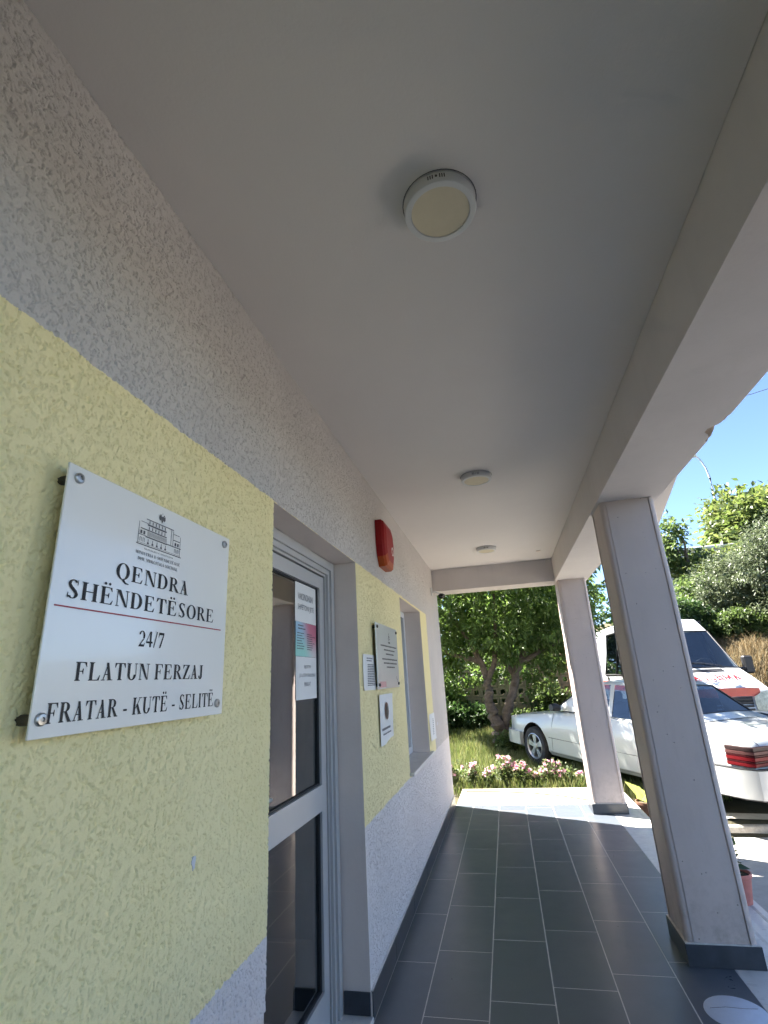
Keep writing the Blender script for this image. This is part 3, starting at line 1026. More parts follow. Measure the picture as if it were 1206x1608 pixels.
# main sign board
SX = .0425
sign = thing('sign_board', (0.0, 1.0155, 1.415), 'large white glossy sign board lettered QENDRA SHËNDETËSORE on yellow stucco', 'sign')
mb = MB(); mb.bbox(SX - .005, SX, .7215, 1.3095, 1.4155, 1.8945, .001); mb.build('board', 'sign_plastic', sign)
for (y, z) in ((.746, 1.870), (1.280, 1.871), (1.280, 1.443), (.739, 1.445)):
    mb = MB(); mb.lathe([(0, .0), (.009, .0), (.009, .034), (0, .034)], 20, (.003, y, z), 'x'); mb.build('standoff', 'dark_steel', sign, smooth=40)
    mb = MB(); mb.lathe([(.0105, .0), (.0105, .0045), (.0085, .006), (.004, .0065), (.0038, .0045), (0, .0045)], 20, (SX, y, z), 'x'); mb.build('screw_cap', 'steel', sign, smooth=30)
XT = SX + .0009
mb = MB()
wall_text(mb, 'QENDRA', XT, .868, 1.122, 1.701, .0335)
wall_text(mb, 'SHËNDETËSORE', XT, .752, 1.245, 1.646, .0335)
wall_text(mb, '24/7', XT, .955, 1.042, 1.571, .033)
wall_text(mb, 'FLATUN FERZAJ', XT, .797, 1.208, 1.504, .0325)
wall_text(mb, 'FRATAR - KUTË - SELITË', XT, .749, 1.264, 1.437, .0325)
mb.build('lettering', 'ink', sign, fix=False)
mb = MB(); mb.box(SX + .0002, XT, .733, 1.283, 1.6285, 1.6312); mb.build('red_rule', 'red_ink', sign)
mb = MB()
wall_text(mb, 'REPUBLIKA E SHQIPERISE', XT, .946, 1.051, 1.7785, .0032)
wall_text(mb, 'MINISTRIA E SHËNDETËSISË', XT, .919, 1.079, 1.7655, .0068)
wall_text(mb, 'DHE MBROJTJES SOCIALE', XT, .928, 1.070, 1.7525, .0068)
mb.build('small_lettering', 'soft_ink', sign, fix=False)
mb = MB()     # engraved drawing of the ministry building and the crest over it
def rq(y0, y1, z0, z1):
    mb.add([(XT, y0, z0), (XT, y1, z0), (XT, y1, z1), (XT, y0, z1)], [(0, 1, 2, 3)])
rq(.945, 1.045, 1.8475, 1.8495); rq(.950, 1.018, 1.8345, 1.8380); rq(.928, 1.020, 1.8225, 1.8250); rq(.928, .952, 1.8385, 1.8398)
rq(.946, 1.022, 1.8065, 1.8092); rq(.924, .948, 1.8085, 1.8100); rq(1.020, 1.078, 1.8075, 1.8095); rq(1.046, 1.070, 1.8385, 1.8398); rq(1.046, 1.072, 1.8235, 1.8255)
rq(.918, 1.080, 1.7865, 1.7885); rq(.922, 1.076, 1.7905, 1.7912); rq(.922, .9235, 1.789, 1.838); rq(1.073, 1.0745, 1.789, 1.838); rq(1.036, 1.0375, 1.81, 1.847); rq(1.044, 1.0455, 1.81, 1.847)
for k in range(6):
    y = .955 + .0112 * k
    rq(y, y + .0028, 1.839, 1.8465); rq(y, y + .0028, 1.826, 1.833)
for k in range(22):
    y = .952 + .0032 * k
    rq(y, y + .0011, 1.8105, 1.8210)
for y in (.928, .938, 1.052, 1.062):
    rq(y, y + .006, 1.8115, 1.8195); rq(y, y + .0012, 1.794, 1.803); rq(y + .0048, y + .006, 1.794, 1.803); rq(y, y + .006, 1.8025, 1.8035)
for k in range(5):
    y = .953 + .0155 * k
    rq(y, y + .006, 1.7925, 1.7965); rq(y + .002, y + .004, 1.7965, 1.804)
def pg(pts):
    mb.add([(XT, .9985 + a, 1.8655 + b) for a, b in pts], [tuple(range(len(pts)))])
pg([(-.004, -.006), (0, -.013), (.004, -.006), (.003, .004), (-.003, .004)])
pg([(-.003, .003), (-.011, .006), (-.012, -.002), (-.009, -.007), (-.004, -.005)]); pg([(.003, .003), (.011, .006), (.012, -.002), (.009, -.007), (.004, -.005)])
pg([(-.002, .004), (-.006, .009), (-.009, .0075), (-.005, .003)]); pg([(.002, .004), (.006, .009), (.009, .0075), (.005, .003)]); pg([(-.0012, .0095), (.0012, .0095), (0, .0135)])
mb.build('emblem', 'soft_ink', sign, fix=False)

# steel plaque
pq = thing('steel_plaque', (0, 3.48, 1.425), 'brushed silver plaque with rows of small text between door and window', 'plaque')
mb = MB(); mb.bbox(.022, .028, 3.155, 3.815, 1.426, 1.830, .001); mb.build('plate', 'plaque_metal', pq)
for (y, z) in ((3.19, 1.805), (3.78, 1.805), (3.78, 1.452), (3.19, 1.452)):
    mb = MB(); mb.lathe([(0, 0), (.010, 0), (.010, .034), (.007, .037), (0, .037)], 14, (.0, y, z), 'x'); mb.build('standoff', 'dark_steel', pq, smooth=40)
rr = random.Random(11)
mb = MB()
for (z, a, b) in ((1.690, 3.27, 3.77), (1.664, 3.36, 3.70), (1.638, 3.41, 3.66), (1.605, 3.30, 3.77), (1.580, 3.34, 3.75), (1.555, 3.42, 3.68)):
    word_bars(mb, rr, .0288, a, b, z, .009)
word_bars(mb, rr, .0288, 3.50, 3.56, 1.715, .012)
mb.build('engraved_lines', 'soft_ink', pq, fix=False)['kind'] = 'stuff'
mb = MB()
for (a, b, c, d) in ((3.515, 3.545, 1.735, 1.739), (3.50, 3.56, 1.744, 1.749), (3.515, 3.55, 1.755, 1.765), (3.527, 3.537, 1.768, 1.786), (3.73, 3.76, 1.478, 1.482), (3.722, 3.732, 1.483, 1.5), (3.74, 3.748, 1.46, 1.474)):
    mb.add([(.0287, a, c), (.0287, b, c), (.0287, b, d), (.0287, a, d)], [(0, 1, 2, 3)])
mb.build('emblem', 'soft_ink', pq, fix=False)['kind'] = 'stuff'
simple('pink_print', (.62, .34, .32), .6)
mb = MB(); mb.box(.0281, .0286, 3.21, 3.38, 1.436, 1.470); mb.build('pink_sticker', 'pink_print', pq)

# notices: slightly curled sheets of paper
def sheet(name, x, y0, y1, z0, z1, mat, label, cat, lines=(), words=(), curl=.004, skew=0., group=None, gx_=8, gz=8, torn=False):
    t = thing(name, (x, (y0 + y1) / 2, z0), label, cat, group)
    rr = random.Random(int(y0 * 1000) + int(z0 * 777))
    ph = rr.uniform(0, 6)
    def X(u, w):
        return x + .0012 + curl * (.35 + .3 * math.sin(ph + 5 * u + 2 * w) + .7 * max(0, abs(u - .5) * 2 - .75) + .6 * max(0, abs(w - .5) * 2 - .8))
    mb = MB()
    v = []
    for j in range(gz + 1):
        for i in range(gx_ + 1):
            u, w = i / gx_, j / gz
            z = z0 + (z1 - z0) * w + skew * u
            if torn and j == 0:
                z += .03 * u + rr.uniform(-.004, .004)
            v.append((X(u, w), y0 + (y1 - y0) * u, z))
    mb.add(v, [(j * (gx_ + 1) + i, j * (gx_ + 1) + i + 1, (j + 1) * (gx_ + 1) + i + 1, (j + 1) * (gx_ + 1) + i) for j in range(gz) for i in range(gx_)])
    mb.build('paper', mat, t, smooth=60, fix=False)
    mb = MB()
    for (txt, a, b, zb, h) in words:
        font_wall(mb, txt, 0, y0 + (y1 - y0) * a, y0 + (y1 - y0) * b, z0 + (z1 - z0) * zb, (z1 - z0) * h)
    for (a, b, zb, h) in lines:
        word_bars(mb, rr, 0, y0 + (y1 - y0) * a, y0 + (y1 - y0) * b, z0 + (z1 - z0) * zb, (z1 - z0) * h)
    if mb.v:
        mb.v = [(X((p[1] - y0) / (y1 - y0), (p[2] - z0) / (z1 - z0)) + .0009, p[1], p[2] + skew * (p[1] - y0) / (y1 - y0)) for p in mb.v]
        mb.build('print', 'soft_ink', t, fix=False)['kind'] = 'stuff'
    return t
GX = -.1868
sheet('door_notice', GX, 2.366, 2.657, 1.778, 1.978, 'paper', 'topmost white notice on the door glass reading VAKSINOHUNI SHPËTONI JETË', 'notice', words=(('VAKSINOHUNI', .12, .84, .56, .17), ('SHPËTONI JETË', .12, .88, .27, .2)), curl=.002)
pst = sheet('door_poster', GX, 2.372, 2.660, 1.611, 1.777, 'poster_gradient', 'pink and turquoise printed poster on the door glass', 'poster', lines=[(.1, .35, .88, .035), (.1, .45, .79, .035)] + [(.06, rr.uniform(.25, .42), .66 - .075 * k, .022) for k in range(7)] + [(.52, rr.uniform(.75, .95), .66 - .065 * k, .022) for k in range(8)], curl=.002)
sheet('door_notice', GX, 2.376, 2.662, 1.409, 1.610, 'paper', 'lowest white notice on the door glass with three printed lines', 'notice', words=(('NJOFTIM', .37, .68, .70, .1), ('JU LUTEM VENDOSNI', .16, .88, .50, .1), ('MASKAT', .38, .68, .30, .1)), curl=.002)
sheet('wall_notice', .0, 2.907, 3.175, 1.427, 1.627, 'paper', 'small portrait paper list on yellow stucco left of the steel plaque', 'notice', lines=[(.28, .85, .88, .03), (.28, .7, .81, .03)] + [(.34, .92, .70 - .048 * k, .026) for k in range(13)], curl=.012)
t = sheet('wall_notice', .0, 3.238, 3.628, 1.095, 1.392, 'paper', 'torn white paper with a dark oval emblem under the steel plaque', 'notice', lines=[(.12, .8, .29, .045), (.18, .85, .20, .03)], curl=.012, torn=True)
mb = MB()
for k, (ry, rz, mt) in enumerate(((.05, .05, 0), (.028, .036, 1))):
    mb.add([(.0105 + .0008 * k, 3.44 + ry * math.cos(rad(a)), 1.285 + rz * math.sin(rad(a)) * (1.15 if rad(a) < 3.15 else .95)) for a in range(0, 360, 15)], [tuple(range(24))], mt)
mb.build('oval_emblem', ['tail_pink', 'ink'], t, fix=False)
sheet('wall_notice', .0, 5.33, 5.68, .885, 1.135, 'paper', 'narrow paper notice on the yellow strip beyond the window', 'notice', lines=[(.55, .7, .2 + .07 * k, .03) for k in range(9)], curl=.014)
mb = MB(); mb.box(-.075, -.030, 2.8315, 2.8345, .95, 1.16); 

# red fire alarm sounder
al = thing('fire_alarm_sounder', (0, 3.56, 2.25), 'red wall alarm siren with orange lens high on grey stucco', 'alarm')
def ring_alarm(f, x, top, bot):
    pts = [(-.165, .165), (.10, .165), (.145, .13), (.168, .05), (.168, -.03), (.150, -.10), (.110, -.165), (-.10, -.165), (-.145, -.10), (-.165, -.02)]
    return [(x, 3.562 + a * f, 2.412 + b * f) for a, b in pts]
mb = MB()
rings = [ring_alarm(1.0, .001, 0, 0), ring_alarm(1.0, .045, 0, 0), ring_alarm(.93, .062, 0, 0), ring_alarm(.72, .072, 0, 0)]
for a, b in zip(rings[:-1], rings[1:]):
    for i in range(10):
        j = (i + 1) % 10
        low = i in (5, 6, 7)
        mb.add([a[i], a[j], b[j], b[i]], [(0, 1, 2, 3)], 1 if low else 0)
mb.add(rings[-1], [tuple(range(10))], 0)
mb.build('housing', ['alarm_red', 'alarm_orange'], al, smooth=25)
mb = MB()
for k in range(20):
    a0, a1 = rad(18 * k), rad(18 * k + 18)
    mb.add([(.0732, 3.63 + .034 * math.cos(a0), 2.385 + .034 * math.sin(a0)), (.0732, 3.63 + .034 * math.cos(a1), 2.385 + .034 * math.sin(a1)), (.0732, 3.63 + .022 * math.cos(a1), 2.385 + .022 * math.sin(a1)), (.0732, 3.63 + .022 * math.cos(a0), 2.385 + .022 * math.sin(a0))], [(0, 1, 2, 3)])
mb.build('round_mark', 'paper', al, fix=False)

# security camera at the far corner
cc = thing('security_camera', (0, 6.34, 2.43), 'small black security camera on a white bracket at the wall end', 'camera')
mb = MB(); mb.bbox(.001, .014, 6.30, 6.38, 2.45, 2.55, .004); mb.tube([(.012, 6.34, 2.49), (.05, 6.35, 2.50), (.10, 6.37, 2.475)], .011, 8); mb.build('bracket', 'pvc_white', cc, smooth=40)
mb = MB(); mb.tube([(.135, 6.42, 2.45), (.125, 6.33, 2.437), (.121, 6.30, 2.432)], [.030, .033, .031], 14); mb.build('housing', 'black_plastic', cc, smooth=40)
mb = MB(); mb.disc(.02, 16, (.121, 6.2985, 2.432), 'y'); mb.build('lens', 'car_glass', cc)

# floor sticker
mb = MB()
cx_, cy_, r_ = 1.602, 3.085, .128
mb.lathe([(0, .0022), (r_ - .001, .0022), (r_, .0015), (r_, .0002)], 56, (cx_, cy_, 0))
stk = mb.build('floor_sticker', 'sticker', smooth=40)
tag(stk, 'round pale blue white sticker on the dark floor tiles', 'sticker')
mb = MB(); mb.tube([(cx_ - .10, cy_ + .02, .0024), (cx_ - .03, cy_ + .035, .0024), (cx_ + .04, cy_ + .03, .0024), (cx_ + .1, cy_ + .035, .0024)], .0009, 4); mb.build('crease', 'soft_ink', stk)

# thin black tube standing in for a narrow shadow on the apron
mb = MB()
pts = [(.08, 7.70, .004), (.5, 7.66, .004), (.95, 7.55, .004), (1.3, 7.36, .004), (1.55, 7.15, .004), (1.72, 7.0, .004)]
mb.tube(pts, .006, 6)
tag(mb.build('shadow_line', 'plain_black', smooth=60), 'thin dark tube drawn as a shadow line across the sunlit marble apron', 'shadow_line')

# ================================================================== VEGETATION
def leaves(centres, axes, n_per, size, width, spread, rs, droop=.25, mode='rosette'):
    """leaf blades (diamonds folded along the midrib) radiating from twig ends"""
    nc = len(centres)
    N = nc * n_per
    c = np.repeat(centres, n_per, 0); ax = np.repeat(axes, n_per, 0)
    d = rs.normal(size=(N, 3)); d /= np.linalg.norm(d, axis=1)[:, None]
    d = d * .9 + ax * .75
    d[:, 2] -= droop * rs.random(N)
    d /= np.linalg.norm(d, axis=1)[:, None]
    off = rs.normal(size=(N, 3)) * spread
    base = c + off
    up = rs.normal(size=(N, 3)) * .5 + np.array([0, 0, 1.0])
    side = np.cross(d, up); side /= (np.linalg.norm(side, axis=1)[:, None] + 1e-9)
    nrm = np.cross(side, d)
    L = size * (.65 + .7 * rs.random(N))[:, None]; Wd = width * (.7 + .6 * rs.random(N))[:, None]
    p0 = base; p1 = base + d * L * .45 + side * Wd * .5 + nrm * L * .05; p2 = base + d * L + nrm * (-.12) * L; p3 = base + d * L * .45 - side * Wd * .5 + nrm * L * .05
    v = np.stack([p0, p1, p2, p3], 1).reshape(-1, 3)
    k = np.arange(N) * 4
    f = np.stack([np.stack([k, k + 1, k + 2], 1), np.stack([k, k + 2, k + 3], 1)], 1).reshape(-1, 3)
    return v, f
def fast_mesh(name, v, f, mat, parent=None, world=True):
    me = bpy.data.meshes.new(name)
    loc = np.array(wloc(parent)) if parent is not None else np.zeros(3)
    me.vertices.add(len(v)); me.vertices.foreach_set('co', (v - loc).astype(np.float32).ravel())
    n = f.shape[1]
    me.loops.add(f.size); me.loops.foreach_set('vertex_index', f.astype(np.int32).ravel())
    me.polygons.add(len(f)); me.polygons.foreach_set('loop_start', np.arange(0, f.size, n, dtype=np.int32))
    me.polygons.foreach_set('loop_total', np.full(len(f), n, dtype=np.int32))
    me.materials.append(M[mat])
    me.update(calc_edges=True); me.validate()
    o = bpy.data.objects.new(name, me); COL.objects.link(o); o.parent = parent
    return o
def crown_points(blobs, n, rs, shell=.55):
    """twig ends spread through the outer part of several ellipsoids"""
    ws = np.array([b[3] * b[4] * b[5] for b in blobs]) ** .67; ws /= ws.sum()
    cs, axs = [], []
    for b, w in zip(blobs, ws):
        k = max(3, int(n * w))
        d = rs.normal(size=(k, 3)); d /= np.linalg.norm(d, axis=1)[:, None]
        r = shell + (1 - shell) * rs.random(k) ** .6
        bump_ = 1 + .16 * np.sin(d[:, 0] * 7 + b[0]) * np.sin(d[:, 1] * 6 + b[1]) + .12 * np.sin(d[:, 2] * 9 + b[2] * 3)
        cs.append(np.array(b[:3]) + d * (r * bump_)[:, None] * np.array(b[3:6])); axs.append(d)
    return np.concatenate(cs), np.concatenate(axs)
def tree(name, base, blobs, n_twigs, n_per, size, width, spread, mat, limbs, label, cat='tree', group=None, seed=1, shell=.5, extra=None):
    rs = np.random.RandomState(seed)
    t = thing(name, base, label, cat, group)
    mb = MB()
    for pts, rr_ in limbs:
        P = [np.array(p, float) for p in pts]
        fine, rf = [], []
        for i in range(len(P) - 1):
            for k in range(4):
                u = k / 4
                q = P[i] * (1 - u) + P[i + 1] * u
                if k:
                    q = q + rs.normal(size=3) * rr_[i] * .18
                fine.append(tuple(q)); rf.append((rr_[i] * (1 - u) + rr_[i + 1] * u) * rs.uniform(.9, 1.1))
        fine.append(tuple(P[-1])); rf.append(rr_[-1])
        mb.tube(fine, rf, 9)
    if mb.v:
        mb.build('trunk', 'bark', t, smooth=50)
    c, a = crown_points(blobs, n_twigs, rs, shell)
    v, f = leaves(c, a, n_per, size, width, spread, rs)
    fast_mesh('crown', v, f, mat, t)
    return t
def gz(x, y):
    return float(Hl(x, y))

v_, f_ = plaster_relief(.42, 1.6895, .60, 2.8095, .0021, 12)
fast_mesh('plaster_coat', v_, f_, 'stucco_coat', bld)
# the tree by the car
bx, by = .52, 11.35
def tp(u, z, dy=0.):       # point on the tree plane measured at 10 m, carried to its real distance
    s_ = by / 10.
    return (CAM[0] + (u - CAM[0]) * s_, by + dy, CAM[2] + (z - CAM[2]) * s_)
base = (tp(.555, .19)[0], by, gz(.5, by) - .05)
limbs = [([base, tp(.555, .32), tp(.56, .56), tp(.50, .85, -.05), tp(.44, 1.1, -.1), tp(.46, 1.38, -.1), tp(.376, 1.70, -.15), tp(.2, 2.1, -.3), tp(-.1, 2.6, -.5)], [.19, .145, .135, .11, .095, .085, .07, .05, .03]),
         ([tp(.57, .42), tp(.66, .66, .05), tp(.75, .85, .08), tp(.86, 1.1, .1), tp(.955, 1.36, .1), tp(1.07, 1.66, .1), tp(1.3, 2.2, .2), tp(1.6, 2.8, .3)], [.11, .105, .095, .085, .08, .065, .045, .03]),
         ([tp(.46, 1.38, -.1), tp(.62, 1.7, -.2), tp(.7, 2.2, -.3), tp(.75, 2.9, -.4)], [.07, .055, .045, .02]),
         ([tp(.955, 1.36, .1), tp(.80, 1.75, .2), tp(.7, 2.3, .3)], [.06, .05, .03]),
         ([tp(1.07, 1.66, .1), tp(1.6, 1.9, 0), tp(2.2, 2.2, -.1)], [.06, .045, .02]),
         ([tp(.376, 1.7, -.15), tp(-.1, 1.85, -.3), tp(-.6, 2.1, -.4)], [.06, .04, .02])]
blobs = [(.5, 11.0, 3.6, 2.0, 1.5, 1.4), (-.45, 11.3, 3.1, .9, 1.0, 1.1), (1.1, 11.2, 1.95, .55, .45, .35), (1.35, 11.9, 1.55, .6, .4, .45), (-.15, 12.4, 1.6, .7, .5, .5), (-.9, 12.5, 1.75, .6, .5, .6), (.7, 12.6, 1.75, .6, .4, .4), (2.2, 12.2, 1.9, .5, .4, .5), (1.75, 11.6, 1.85, .5, .4, .35), (-.35, 11.6, 2.0, .5, .5, .4), (-.75, 11.9, 2.4, .5, .5, .7), (1.9, 10.9, 3.0, 1.1, 1.1, 1.0), (.9, 10.6, 2.35, 1.0, .8, .45), (-.25, 11.2, 2.35, .85, .8, .5),
         (1.0, 12.0, 3.2, 1.8, 1.2, 1.3), (2.2, 12.5, 3.2, .8, .8, .9), (1.75, 11.3, 2.2, .7, .6, .35), (.4, 10.0, 4.2, 1.6, 1.0, 1.0), (.9, 9.7, 3.7, .9, .8, .6), (1.8, 9.2, 4.1, .9, .8, .6), (2.5, 10.6, 4.3, 1.3, 1.1, 1.0)]
tree('leafy_tree', base, blobs, 3000, 17, .125, .042, .05, 'leaf_green', limbs, 'broad green tree with forked trunk beside the white saloon', seed=3, shell=.35)

# shrubs and trees behind the block wall
def shrub(x, y, rx, ry, rz, n, mat, label, size=.10, seed=1, name='shrub', group='shrubs behind the lawn', zc=None, width=.05):
    z0 = gz(x, y)
    zc = z0 + rz * .75 if zc is None else zc
    rs = np.random.RandomState(seed)
    blobs = [(x + rs.uniform(-.4, .4) * rx, y + rs.uniform(-.3, .3) * ry, zc + rs.uniform(-.3, .25) * rz, rx * rs.uniform(.5, .8), ry * rs.uniform(.5, .8), rz * rs.uniform(.5, .85)) for _ in range(5)]
    limbs = [([(x + rs.uniform(-.1, .1), y, z0 - .05), (x + (b[0] - x) * .4, b[1], (z0 + b[2]) / 2), b[:3]], [.04, .03, .015]) for b in blobs[:4]]
    return tree(name, (x, y, z0), blobs, n, 12, size, width, .05, mat, limbs, label, 'shrub', group, seed, .4)
shrub(-1.15, 13.1, .9, .6, .62, 420, 'leaf_dark', 'dark green shrub at the lawn edge left of the forked trunk', seed=21)
shrub(-.1, 13.35, .7, .5, .40, 260, 'leaf_dark', 'low dark shrub behind the forked trunk against the block wall', seed=22)
shrub(.95, 12.6, .45, .4, .38, 200, 'leaf_mid', 'small leafy shrub between the tree trunk and the car bonnet', seed=23, size=.08)
shrub(1.75, 13.55, .6, .3, .75, 330, 'leaf_mid', 'leafy shrub climbing the block wall behind the car bonnet', seed=25)
shrub(-2.0, 13.5, .8, .4, 1.0, 420, 'leaf_dark', 'tall dark shrub covering the left end of the block wall', seed=26)
shrub(-.75, 13.6, .5, .3, .85, 260, 'leaf_green', 'green climber on the block wall left of the trunk', seed=27)
shrub(.62, 10.95, .26, .22, .24, 120, 'leaf_mid', 'tuft of suckers at the foot of the forked tree', seed=24, size=.07, width=.035)
for i_, (x_, lab_) in enumerate(((-3.0, 'far left'), (-1.6, 'left'), (-.2, 'middle'), (1.2, 'right'), (2.5, 'far right'))):
    shrub(x_, 14.95, .95, .45, 1.0, 330, 'leaf_dark', 'dark hedge bush behind the %s part of the block wall' % lab_, .13, 80 + i_, 'hedge_bush', 'hedge bushes behind the block wall', None, .07)
for i, (x, y, z, rx, rz, mat, lab, sd) in enumerate((
        (-3.2, 16.5, 2.6, 2.3, 2.4, 'leaf_dark', 'dark tree crown rising behind the left end of the block wall', 31),
        (.2, 17.2, 3.0, 2.4, 2.6, 'leaf_dark', 'dark tree crown behind the middle of the block wall', 32),
        (3.0, 17.8, 3.0, 2.0, 2.5, 'leaf_green', 'green tree crown behind the ambulance rear', 33))):
    rs = np.random.RandomState(sd)
    blobs = [(x + rs.uniform(-.5, .5) * rx, y + rs.uniform(-.6, .6), z + rs.uniform(-.5, .5) * rz, rx * .6, 1.0, rz * .55) for _ in range(7)]
    tree('leafy_tree', (x, y, gz(x, y)), blobs, 900, 12, .20, .07, .08, mat, [([(x, y, gz(x, y) - .1), (x + .1, y, z), (x, y, z + rz * .5)], [.16, .12, .04])], lab, 'tree', 'trees behind the block wall', sd, .35)

# hillside on the right
def hill_tree(name, x, y, zc, rx, rz, n, size, width, mat, label, seed, nb=7, per=12, cat='tree', shell=.4, ry=None):
    z0 = gz(x, y)
    rs = np.random.RandomState(seed)
    ry = ry or rx * .8
    blobs = [(x + rs.uniform(-.6, .6) * rx, y + rs.uniform(-.5, .5) * ry, zc + rs.uniform(-.6, .6) * rz, rx * rs.uniform(.35, .6), ry * rs.uniform(.35, .6), rz * rs.uniform(.35, .6)) for _ in range(nb)]
    limbs = [([(x, y, z0 - .1), (x + rs.uniform(-.2, .2), y, (z0 + zc) / 2), (x, y, zc)], [.05 * rx + .06, .04 * rx + .04, .05])]
    for b in blobs[:5]:
        limbs.append(([(x, y, (z0 + zc) / 2), ((x + b[0]) / 2 + .1, b[1], (zc + b[2]) / 2 - .1), b[:3]], [.03 * rx + .03, .02 * rx + .02, .015]))
    return tree(name, (x, y, z0), blobs, n, per, size, width, size * .6, mat, limbs, label, cat, 'trees on the hillside', seed, shell)
hill_tree('leafy_tree', 14.2, 27, 7.2, 3.6, 2.7, 1500, .30, .17, 'leaf_yellow', 'tall yellow green tree against the sky on the right', 41, 11)
hill_tree('olive_tree', 8.2, 15.6, 3.55, 1.75, 1.35, 2300, .10, .035, 'leaf_olive', 'grey green olive tree above the dry bank', 42, 11)
hill_tree('leafy_tree', 8.0, 21, 5.6, 1.0, 1.5, 260, .20, .10, 'leaf_mid', 'sparse young tree with sky showing through, nearest the column', 43, 7, 9, shell=.2)
hill_tree('leafy_tree', 9.6, 21.5, 4.9, 2.4, .8, 900, .18, .09, 'leaf_yellow', 'low yellow green tree below the sparse young tree', 44, 8)
hill_tree('leafy_tree', 7.3, 17.4, 3.3, 1.5, .9, 900, .13, .07, 'leaf_mid', 'green bushy tree between the column and the olive', 45, 8)
hill_tree('shrub', 6.1, 15.7, 2.55, .95, .65, 650, .10, .055, 'leaf_dark', 'dark bush right behind the ambulance roof', 46, 6, cat='shrub')
hill_tree('shrub', 7.2, 15.4, 2.35, .8, .45, 480, .09, .05, 'leaf_mid', 'light green bush on top of the dry bank', 47, 6, cat='shrub')
hill_tree('shrub', 5.0, 17.0, 2.2, 1.2, 1.0, 700, .12, .06, 'leaf_dark', 'dark bush behind the ambulance seen past the column', 48, 6, cat='shrub')
hill_tree('leafy_tree', 12.6, 22.5, 5.0, 2.0, 1.4, 900, .17, .09, 'leaf_green', 'dark green tree beyond the olive', 49, 8)

# grass
rs = np.random.RandomState(5)
def blades(n, xr, yr, hr, wr, mat, name, label, cond=None, lean=.45):
    x = rs.uniform(*xr, n); y = rs.uniform(*yr, n)
    if cond is not None:
        k = cond(x, y); x = x[k]; y = y[k]
    n = len(x)
    z = Hl(x, y) - .01
    patch = .6 + .8 * (np.sin(2.3 * x + 1.3 * y) * np.sin(1.9 * y - .8 * x) * .5 + .5)
    h = rs.uniform(*hr, n) * patch; a = rs.uniform(0, 2 * np.pi, n); w = rs.uniform(*wr, n)
    la = rs.uniform(0, 2 * np.pi, n); ll = rs.uniform(0, lean, n) * h
    p = np.stack([x, y, z], 1); sd = np.stack([np.cos(a), np.sin(a), 0 * a], 1) * w[:, None] / 2
    mid = p + np.stack([np.cos(la) * ll * .35, np.sin(la) * ll * .35, h * .6], 1)
    tip = p + np.stack([np.cos(la) * ll * 1.2, np.sin(la) * ll * 1.2, h], 1)
    v = np.stack([p - sd, p + sd, mid + sd * .8, mid - sd * .8, tip], 1).reshape(-1, 3)
    k = np.arange(n) * 5
    f = np.stack([np.stack([k, k + 1, k + 2], 1), np.stack([k, k + 2, k + 3], 1), np.stack([k + 3, k + 2, k + 4], 1)], 1).reshape(-1, 3)
    o = fast_mesh(name, v, f, mat)
    o['kind'] = 'stuff'; o['label'] = label; o['category'] = 'grass'
    return o
blades(60000, (-2.2, 3.4), (7.9, 14.2), (.07, .22), (.006, .014), 'grass', 'lawn_grass', 'long unmown lawn grass beyond the porch',
       lambda x, y: (y > 7.9 + .05 * (x > 0)) & (y < 8.2 + 6.5 * np.clip(1.4 - .42 * x, .12, 1)))
blades(26000, (5.4, 11.0), (12.6, 16.5), (.10, .38), (.008, .018), 'dry_grass', 'dry_bank_grass', 'straw coloured dry grass on the bank', None, .9)

# roses along the apron
def rose_bush(x, y, hgt, nb, seed, label):
    rs_ = np.random.RandomState(seed)
    z0 = gz(x, y)
    t = thing('flower_bush', (x, y, z0), label, 'flowers', 'pink flowers along the apron')
    tips = []
    mb = MB()
    for k in range(nb + 4):
        a = rs_.uniform(0, 6.28); r = rs_.uniform(.02, .16)
        tip = np.array([x + r * math.cos(a), y + r * math.sin(a) * .7, z0 + hgt * rs_.uniform(.6, 1.0)])
        mb.tube([(x + rs_.uniform(-.03, .03), y, z0 - .02), tuple((np.array([x, y, z0]) + tip) / 2 + rs_.normal(size=3) * .015), tuple(tip)], [.004, .0035, .002], 5)
        tips.append(tip)
    mb.build('stems', 'leaf_mid', t)
    tips = np.array(tips)
    pts = np.concatenate([tips, tips * .5 + np.array([x, y, z0 + .05]) * .5, tips * .75 + np.array([x, y, z0 + .03]) * .25])
    v, f = leaves(pts, np.tile(np.array([[0, 0, .4]]), (len(pts), 1)), 7, .06, .03, .03, rs_)
    fast_mesh('foliage', v, f, 'flower_leaf', t)
    for k in range(nb):
        c = tips[k] + np.array([0, 0, .015])
        np_ = 14
        d = rs_.normal(size=(np_, 3)); d[:, 2] = np.abs(d[:, 2]) * .7 + .05; d /= np.linalg.norm(d, axis=1)[:, None]
        v, f = leaves(np.repeat(c[None], np_, 0) , d, 1, rs_.uniform(.028, .042), .034, .006, rs_, 0)
        fast_mesh('blossom', v, f, 'petal', t)
rosex = [(-.12, 8.25, .30, 3, 'leftmost pink flower bush beside the wall corner'), (.12, 8.3, .34, 4, 'pink flower bush second from the wall corner'), (.36, 8.25, .30, 3, 'pale pink flower bush third from the wall corner'),
         (.62, 8.3, .42, 6, 'tallest pink flower bush near the middle of the row'), (.84, 8.25, .36, 6, 'fullest pink flower bush right of the tallest one'), (1.06, 8.2, .28, 4, 'short pink flower bush right of the row middle'),
         (1.27, 8.3, .38, 5, 'pink flower bush third from the far column'), (1.5, 8.25, .30, 3, 'pink flower bush second from the far column'), (1.78, 8.2, .22, 1, 'small flower bush with one pink bloom next to the far column')]
for i, (x, y, h_, nb, lab) in enumerate(rosex):
    rose_bush(x, y, h_, nb * 2 + 1, 60 + i, lab)

